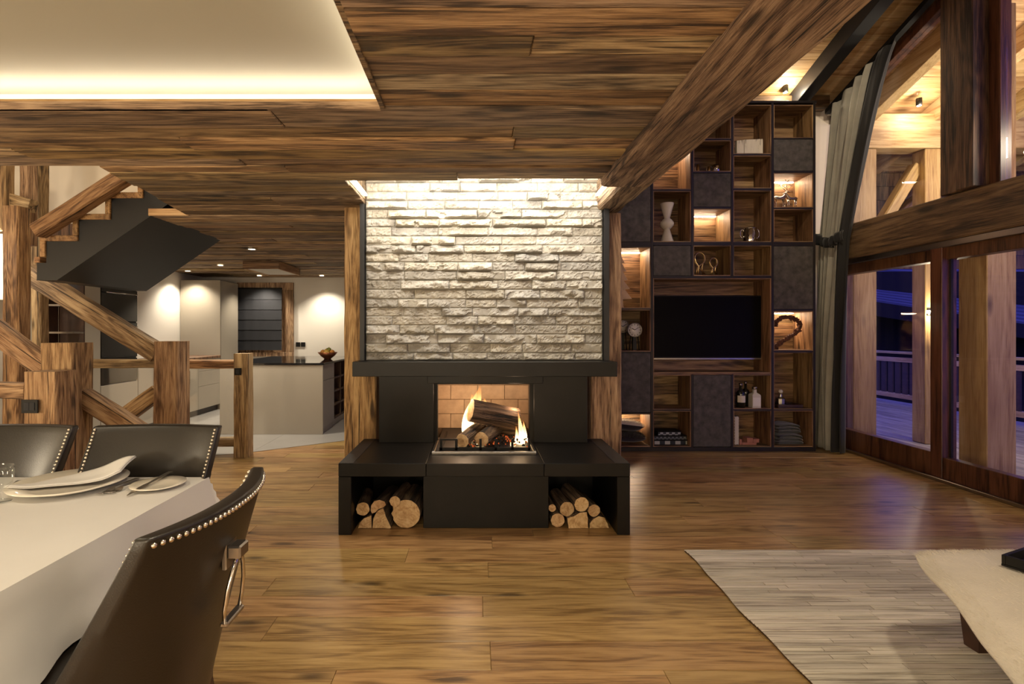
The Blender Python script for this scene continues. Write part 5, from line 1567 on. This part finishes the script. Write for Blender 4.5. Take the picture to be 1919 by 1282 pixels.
# cloth
def cloth():
    nx, ny, nd = 60, 34, 10
    x0, x1, y0, y1 = -3.73, TX, 0.89, TD
    drop = 0.25
    R = 0.02
    us = []
    def axis(a, b2, n):
        l = [(a, drop * (nd - i) / nd, -1) for i in range(nd)]
        l += [(a + (b2 - a) * i / n, 0, 0) for i in range(n + 1)]
        l += [(b2, drop * (i + 1) / nd, 1) for i in range(nd)]
        return l
    ax, ay = axis(x0, x1, nx), axis(y0, y1, ny)
    vs = []
    for j, (y, ey, sy) in enumerate(ay):
        for i, (x, ex, sx) in enumerate(ax):
            dn = max(ex, ey)
            px_, py_ = x, y
            z = TZ - dn
            fl = 0.10 + 0.08 * noise.noise((x * 2.3, y * 2.3, 1.0))
            wv = 0.022 * math.sin((x if sy else y) * 13 + 2.5 * noise.noise((x * 2, y * 2, 3))) * (dn / drop)
            if ex > 0 and ey > 0:
                m_ = min(ex, ey)
                px_ += sx * (ex * fl + 0.25 * m_); py_ += sy * (ey * fl + 0.25 * m_)
                z = TZ - math.sqrt(ex * ex + ey * ey) * 0.92
            else:
                px_ += sx * (ex * fl + wv); py_ += sy * (ey * fl + wv)
            if dn == 0:
                z += 0.0006 * noise.noise((x * 9, y * 9, 0))
                # soft edge
                e = min(x - x0, x1 - x, y - y0, y1 - y)
                if e < 0.015: z -= 0.002
            else:
                px_ += sx * 0.016 * noise.noise((x * 6, y * 5, z * 9)) * min(1, dn * 12); py_ += sy * 0.016 * noise.noise((x * 5, y * 6, z * 9)) * min(1, dn * 12)
            vs.append((px_, py_, z))
    w = len(ax)
    fs = [(j * w + i, j * w + i + 1, (j + 1) * w + i + 1, (j + 1) * w + i) for j in range(len(ay) - 1) for i in range(w - 1)]
    mb = MB().add(vs, fs); mb.smooth = True
    return mb
tcl = cloth().build('tablecloth', M['linen'])
bm0 = bmesh.new(); bm0.from_mesh(tcl.data)
for e in bm0.edges:
    if len(e.link_faces) == 2 and e.calc_face_angle(0) > math.radians(45): e.smooth = False
bm0.to_mesh(tcl.data); bm0.free()
tag(tcl, 'white linen tablecloth hanging over the dining table edge', 'tablecloth')

def chair_proto():
    t = empty('dining_chair', (0, 0, 0))
    # local: seat faces -y, back outer face towards +y, x = side
    def surf(u, v, side):
        """u -1..1 across, v 0 bottom..1 top; side 0 inner (front) face, 1 outer"""
        z = 0.36 + (0.945 - 0.36) * v
        hw = (0.255 + 0.012 * v) * (1 - 0.0 * v)
        a = abs(u)
        y = 0.20 + 0.135 * v ** 1.15 - 0.060 * a ** 2.2 - (1 - v) ** 1.3 * 0.20 * a ** 5
        thk = 0.060 * (1 - 0.25 * a ** 4) * (1 - 0.25 * v ** 6)
        x = u * hw
        if side == 0:
            y -= thk
            x *= 0.985
        z += 0.004 * a ** 3 * v
        return (x, y, z)
    nu, nv = 28, 20
    vs = []; fs = []
    for side in (0, 1):
        for j in range(nv + 1):
            for i in range(nu + 1):
                vs.append(surf(2 * i / nu - 1, j / nv, side))
    w = nu + 1; o2 = (nu + 1) * (nv + 1)
    for j in range(nv):
        for i in range(nu):
            a = j * w + i
            fs.append((a, a + 1, a + w + 1, a + w)); fs.append((o2 + a + w, o2 + a + w + 1, o2 + a + 1, o2 + a))
    for i in range(nu):
        for j in (0, nv):
            a = j * w + i
            fs.append((a, a + 1, o2 + a + 1, o2 + a))
    for j in range(nv):
        for i in (0, nu):
            a = j * w + i
            fs.append((a, a + w, o2 + a + w, o2 + a))
    bk = MB().add(vs, fs).build('backrest', M['leather'], t, bevel=0, smooth=True)
    md = bk.modifiers.new('soft', 'BEVEL'); md.width = 0.012; md.segments = 3; md.limit_method = 'ANGLE'; md.angle_limit = math.radians(50)
    # nail trim along the outer rim (sides and top), on the edge face
    mb = MB()
    rim = []
    for j in range(0, 34): rim.append((-1, 0.25 + 0.75 * j / 34))
    for i in range(0, 33): rim.append((-0.955 + 1.91 * i / 32, 1))
    for j in range(33, -1, -1): rim.append((1, 0.25 + 0.75 * j / 34))
    for (u, v) in rim:
        a, b2 = Vector(surf(u, v, 0)), Vector(surf(u, v, 1))
        if v == 1:
            p = Vector(surf(u, 0.972, 1)) + Vector((0, 0.002, 0))
        else:
            p = Vector(surf(u * 0.955, v, 0)) + Vector((0, -0.001, 0))
        mb.sphere(p, 0.0062, 8, 6)
    tag(mb.build('nail_trim', M['nail'], bk), 'row of antique nickel nail heads', kind='stuff')
    # seat
    def seat(u, v):
        a = 2 * math.pi * u
        r = [0.0, 0.6, 0.93, 1.0, 1.0, 0.97, 0][int(round(v * 6))]
        zz_ = [0.50, 0.498, 0.488, 0.465, 0.40, 0.385, 0.385][int(round(v * 6))]
        cx, sy = math.cos(a), math.sin(a)
        q = 1 / (abs(cx) ** 4 + abs(sy) ** 4) ** 0.25
        return (0.25 * r * q * cx, -0.06 + 0.25 * r * q * sy, zz_)
    MB().grid(seat, 32, 6).build('seat', M['leather'], t)
    for sx in (-1, 1):
        for sy, sp in ((-0.26, -0.01), (0.12, 0.06)):
            mb = MB()
            x, y = sx * 0.20, sy
            q = [(0.022, 0.385), (0.016, 0.0)]
            vs = [(x + dx * r + (sx * 0.02 if z == 0 else 0), y + dy * r + (sp if z == 0 else 0), z) for r, z in q for dx, dy in ((-1, -1), (1, -1), (1, 1), (-1, 1))]
            mb.add(vs, [(0, 1, 2, 3), (4, 5, 6, 7), (0, 1, 5, 4), (1, 2, 6, 5), (2, 3, 7, 6), (3, 0, 4, 7)])
            mb.build('leg', M['darkwood'], t)
    # stirrup handle on the outer face
    yb = surf(0, 0.76, 1)[1]
    h = MB().box(-0.028, 0.028, yb - 0.004, yb + 0.008, 0.775, 0.845).build('handle_plate', M['pewter'], t, bevel=0.003)
    MB().box(-0.024, 0.024, yb + 0.008, yb + 0.040, 0.800, 0.832).build('buckle', M['pewter'], h, bevel=0.004)
    yy = yb + 0.026
    pts = [(-0.038, 0.655), (-0.045, 0.690), (-0.041, 0.735), (-0.027, 0.775), (-0.012, 0.800), (0.012, 0.800), (0.027, 0.775), (0.041, 0.735), (0.045, 0.690), (0.038, 0.655)]
    MB().tube([(x, yy - (0.80 - z) * 0.12, z) for x, z in pts], 0.0052, 8).build('stirrup', M['chrome'], h)
    MB().box(-0.043, 0.043, yy - 0.026, yy - 0.006, 0.648, 0.660).build('stirrup_tread', M['pewter'], h, bevel=0.003)
    return t
ch0 = chair_proto()
gch = 'leather dining chairs around the table'
c1 = copy_tree(ch0); c2 = copy_tree(ch0)
ch0.location = (-0.905, 1.252, 0); ch0.rotation_euler = (0, 0, -math.pi / 2)
tag(ch0, 'dark leather dining chair with stirrup handle at the end of the table', 'chair', gch)
c1.location = (-1.345, 1.905, 0); tag(c1, 'dark leather dining chair behind the plate, nearest the railing end post', 'chair', gch)
c2.location = (-1.955, 1.905, 0); tag(c2, 'dark leather dining chair cut by the picture edge beside the timber posts', 'chair', gch)

# ---- table setting
zt_ = TZ + 0.002
def on(px, py): return P(px, py, (EYE - zt_) * F / (py - VY))
pc = on(132, 913); pc.z = zt_
pl = MB().lathe([(0, 0), (0.115, 0), (0.125, 0.004), (0.185, 0.022), (0.186, 0.026), (0.124, 0.012), (0.11, 0.008), (0, 0.008)], 48, (0, 0, 0)).build('dinner_plate', M['china'], loc=pc)
tag(pl, 'large white dinner plate under the folded napkin', 'plate')
nk = empty('napkin', (pc.x, pc.y, zt_ + 0.012), label='folded white napkin lying across the dinner plate', cat='napkin')
A, B_, C_, D_ = Vector((-0.16, -0.10, 0)), Vector((0.175, 0.02, 0.0)), Vector((0.155, 0.14, 0)), Vector((-0.04, 0.13, 0))
for k in range(2):
    def nf(u, v, k=k):
        p = A.lerp(B_, u).lerp(D_.lerp(C_, u), v)
        r_ = math.hypot(p.x, p.y)
        dish = 0.012 + max(0, min(0.062, r_ - 0.124)) * 0.24
        lift = dish + 0.004 + 0.0042 * k + 0.052 * u ** 2.2 * (0.4 + 0.6 * v) + 0.03 * max(0, v - 0.4) * math.sin(u * math.pi) + 0.006 * math.sin(u * 7 + v * 3) * u
        s = 1 - 0.012 * k
        return (pc.x + p.x * s, pc.y + p.y * s, zt_ + max(dish + 0.003 + 0.0042 * k, lift))
    thick(MB().grid(nf, 18, 12).build('fold', M['linen'], nk), 0.004)
bpc = on(297, 912); bpc.z = zt_
pl = MB().lathe([(0, 0), (0.055, 0), (0.062, 0.003), (0.093, 0.012), (0.094, 0.015), (0.06, 0.008), (0, 0.006)], 40, (0, 0, 0)).build('bread_plate', M['china'], loc=bpc)
tag(pl, 'small white bread plate with a knife on it', 'plate')
def cutlery(name, label, a, b2, kind, z0, z1=None, group=None):
    p, q = on(*a), on(*b2)
    p.z, q.z = z0, (z1 if z1 is not None else z0)
    t = empty(name, p, label=label, cat=kind, group=group)
    dv = q - p; Ln = dv.length; d0 = dv.normalized(); s = Vector((-d0.y, d0.x, 0)).normalized(); up = Vector((0, 0, 1))
    def bar(pts, nm):
        mb = MB(); vs = []; fs = []
        for (f_, w, h_) in pts:
            c = p + dv * f_ + up * h_
            vs += [c - s * w - up * .001, c + s * w - up * .001, c + s * w + up * .0012, c - s * w + up * .0012]
        for i in range(len(pts) - 1):
            for k in range(4): fs.append((i * 4 + k, i * 4 + (k + 1) % 4, i * 4 + 4 + (k + 1) % 4, i * 4 + 4 + k))
        fs += [(0, 3, 2, 1), tuple(len(vs) - 4 + k for k in range(4))]
        mb.add(vs, fs).build(nm, M['pewter'], t, smooth=False)
    if kind == 'fork':
        bar([(1.0, 0.008, 0.003), (0.9, 0.010, 0.004), (0.55, 0.004, 0.008), (0.36, 0.004, 0.010), (0.30, 0.012, 0.006), (0.22, 0.013, 0.003)], 'handle')
        for k in range(4):
            o_ = s * (-0.0105 + 0.007 * k)
            MB().tube([p + dv * 0.22 + o_ + up * 0.003, p + dv * 0.1 + o_ + up * 0.002, p + o_ * 0.9 + up * 0.006], 0.0018, 5).build('tine', M['pewter'], t)
    else:
        bar([(1.0, 0.009, 0.004), (0.9, 0.010, 0.004), (0.48, 0.006, 0.004)], 'handle')
        bar([(0.475, 0.006, 0.004), (0.40, 0.010, 0.004), (0.15, 0.009, 0.003), (0.0, 0.001, 0.002)], 'blade')
    return t
cutlery('fork', 'dinner fork lying next to the large plate', (187, 929), (258, 898), 'fork', zt_ + 0.001, group='forks beside the plate')
cutlery('fork', 'smaller fork lying next to the bread plate', (203, 927), (272, 900), 'fork', zt_ + 0.001, group='forks beside the plate')
cutlery('knife', 'table knife resting on the bread plate', (238, 932), (320, 895), 'knife', zt_ + 0.004, zt_ + 0.020)
cutlery('knife', 'dinner knife between the wine glass and the large plate', (8, 921), (38, 903), 'knife', zt_ + 0.001)
gc = on(-2, 940); gc.z = zt_
wg = empty('drinking_glass', gc, label='clear stemmed glass at the edge of the table setting', cat='glass')
MB().lathe([(0, 0), (0.035, 0), (0.035, 0.002), (0.006, 0.006), (0.005, 0.03), (0.012, 0.038), (0.036, 0.06), (0.042, 0.09), (0.040, 0.122), (0.0385, 0.122), (0.040, 0.09), (0.034, 0.062), (0.0, 0.042)], 28, gc).build('bowl', M['drink'], wg)

# ------------------------------------------------------------------ rug, ottoman, tray
rug = empty('rug', (2.3, 2.0, 0), label='large pale rug of stitched hide strips on the oak floor', cat='rug')
rx0, rx1, ry0, ry1 = 1.272, 3.55, 0.6, 3.13
def wob(y): return 0.006 * math.sin(y * 7) + 0.004 * math.sin(y * 17 + 1)
MB().grid(lambda a, b2: (lerp(rx0 + wob(lerp(ry0, ry1, b2)), rx1, a), lerp(ry0, ry1, b2), 0.0065), 2, 60).build('backing', M['darkwood'], rug)
thick(rug.children[0], 0.010)
mb = MB()
y = ry0; rr = random.Random(3)
while y < ry1 - 0.005:
    h = rr.choice([0.024, 0.028, 0.032, 0.036])
    x = rx0 + wob(y) - 0.004
    first = True
    while x < rx1:
        l = rr.uniform(0.15, 0.75)
        x2 = min(x + l, rx1)
        z = 0.0125 + rr.uniform(0, 0.0028)
        y2 = min(y + h, ry1)
        n = 2
        mb.add([(x + .001, y + .0008, 0.0105), (x2 - .001, y + .0008, 0.0105), (x2 - .001, y2 - .0008, 0.0105), (x + .001, y2 - .0008, 0.0105),
                (x + .002, y + .003, z), (x2 - .002, y + .003, z), (x2 - .002, y2 - .003, z), (x + .002, y2 - .003, z)],
               [(4, 5, 6, 7), (0, 1, 5, 4), (1, 2, 6, 5), (2, 3, 7, 6), (3, 0, 4, 7)])
        x = x2
    y += h
M['strip'] = wood('hide_strip', 'x', (0.30, 0.26, 0.21), (0.53, 0.475, 0.39), (0.64, 0.58, 0.49), vary=0.32, rough=0.8, bumps=0.2, knots=0, island=True, sat=0.9, mark=0.3)
tag(mb.build('strips', M['strip'], rug), 'pale hide strips', kind='stuff')

ott = empty('ottoman', (2.6, 1.6, 0), label='low ottoman on dark wooden legs covered by a pale hide', cat='ottoman')
ox0, ox1, oy0, oy1, oz = 2.05, 3.3, 0.55, 2.20, 0.385
mb = MB().box(ox0, ox1, oy0, oy1, 0.20, oz)
mb.build('seat_block', M['hide'], ott, bevel=0.03, seg=3)
for x, y in ((2.108, 2.15), (3.2, 2.15), (2.108, 0.7), (3.2, 0.7)):
    vs = [(x + dx * r, y + dy * r, z) for r, z in ((0.045, 0.199), (0.032, 0.0155)) for dx, dy in ((-1, -1), (1, -1), (1, 1), (-1, 1))]
    MB().add(vs, [(0, 1, 2, 3), (4, 5, 6, 7), (0, 1, 5, 4), (1, 2, 6, 5), (2, 3, 7, 6), (3, 0, 4, 7)]).build('leg', M['darkwood'], ott)
def hide(u, v):
    # irregular skin lying over the ottoman and hanging free past its edge
    y = lerp(0.70, 2.245, v)
    xl = 1.885 + (y - 2.2) * 0.47 + 0.03 * noise.noise((v * 5, 3, 1)) + 0.05 * max(0, v - 0.96) / 0.04
    x = lerp(xl, 3.3, u)
    y += 0.02 * noise.noise((u * 6, 8, 2)) * v
    z = oz + 0.014 + 0.004 * noise.noise((x * 5, y * 5, 0))
    ov = max(0, ox0 + 0.07 - x)
    z -= min(0.2, ov * ov * 0.22)
    z -= max(0, y - oy1 + 0.02) ** 2 * 6
    return (x, y, z)
hd_ = MB().grid(hide, 60, 60).build('cowhide', M['hide'])
tag(thick(hd_, 0.014), 'pale cream cowhide draped over the ottoman', 'hide')
def hairs():
    mb = MB(); rh = random.Random(5)
    for i in range(9000):
        u, v = rh.random(), rh.random()
        if i % 4 == 0: u = rh.uniform(0, 0.05)
        if i % 4 == 1: v = rh.uniform(0.95, 1)
        p = Vector(hide(u, v)) + Vector((0, 0, 0.007))
        d0 = Vector((-0.5 + rh.uniform(-.6, .6), 0.3 + rh.uniform(-.6, .6), 0.35)).normalized() * rh.uniform(0.008, 0.018)
        s = d0.orthogonal().normalized() * 0.0009
        mb.add([p - s, p + s, p + d0], [(0, 1, 2)])
    return mb
tag(hairs().build('short_hair', M['hide'], hd_, smooth=False), kind='stuff')
ty = empty('coffee_tray', (0, 0, 0), label='black lacquered tray on the cowhide', cat='tray')
box('tray_base', 0, 0.52, -0.38, 0, 0, 0.008, M['black'], ty)
for a in ((0, 0.52, -0.38, -0.368), (0, 0.52, -0.012, 0), (0, 0.012, -0.368, -0.012), (0.508, 0.52, -0.368, -0.012)):
    box('tray_edge', *a, 0.008, 0.045, M['black'], ty, 0.002)
ty.location = (2.10, 2.05, oz + 0.026)
ty.rotation_euler = (0, 0, math.radians(23))
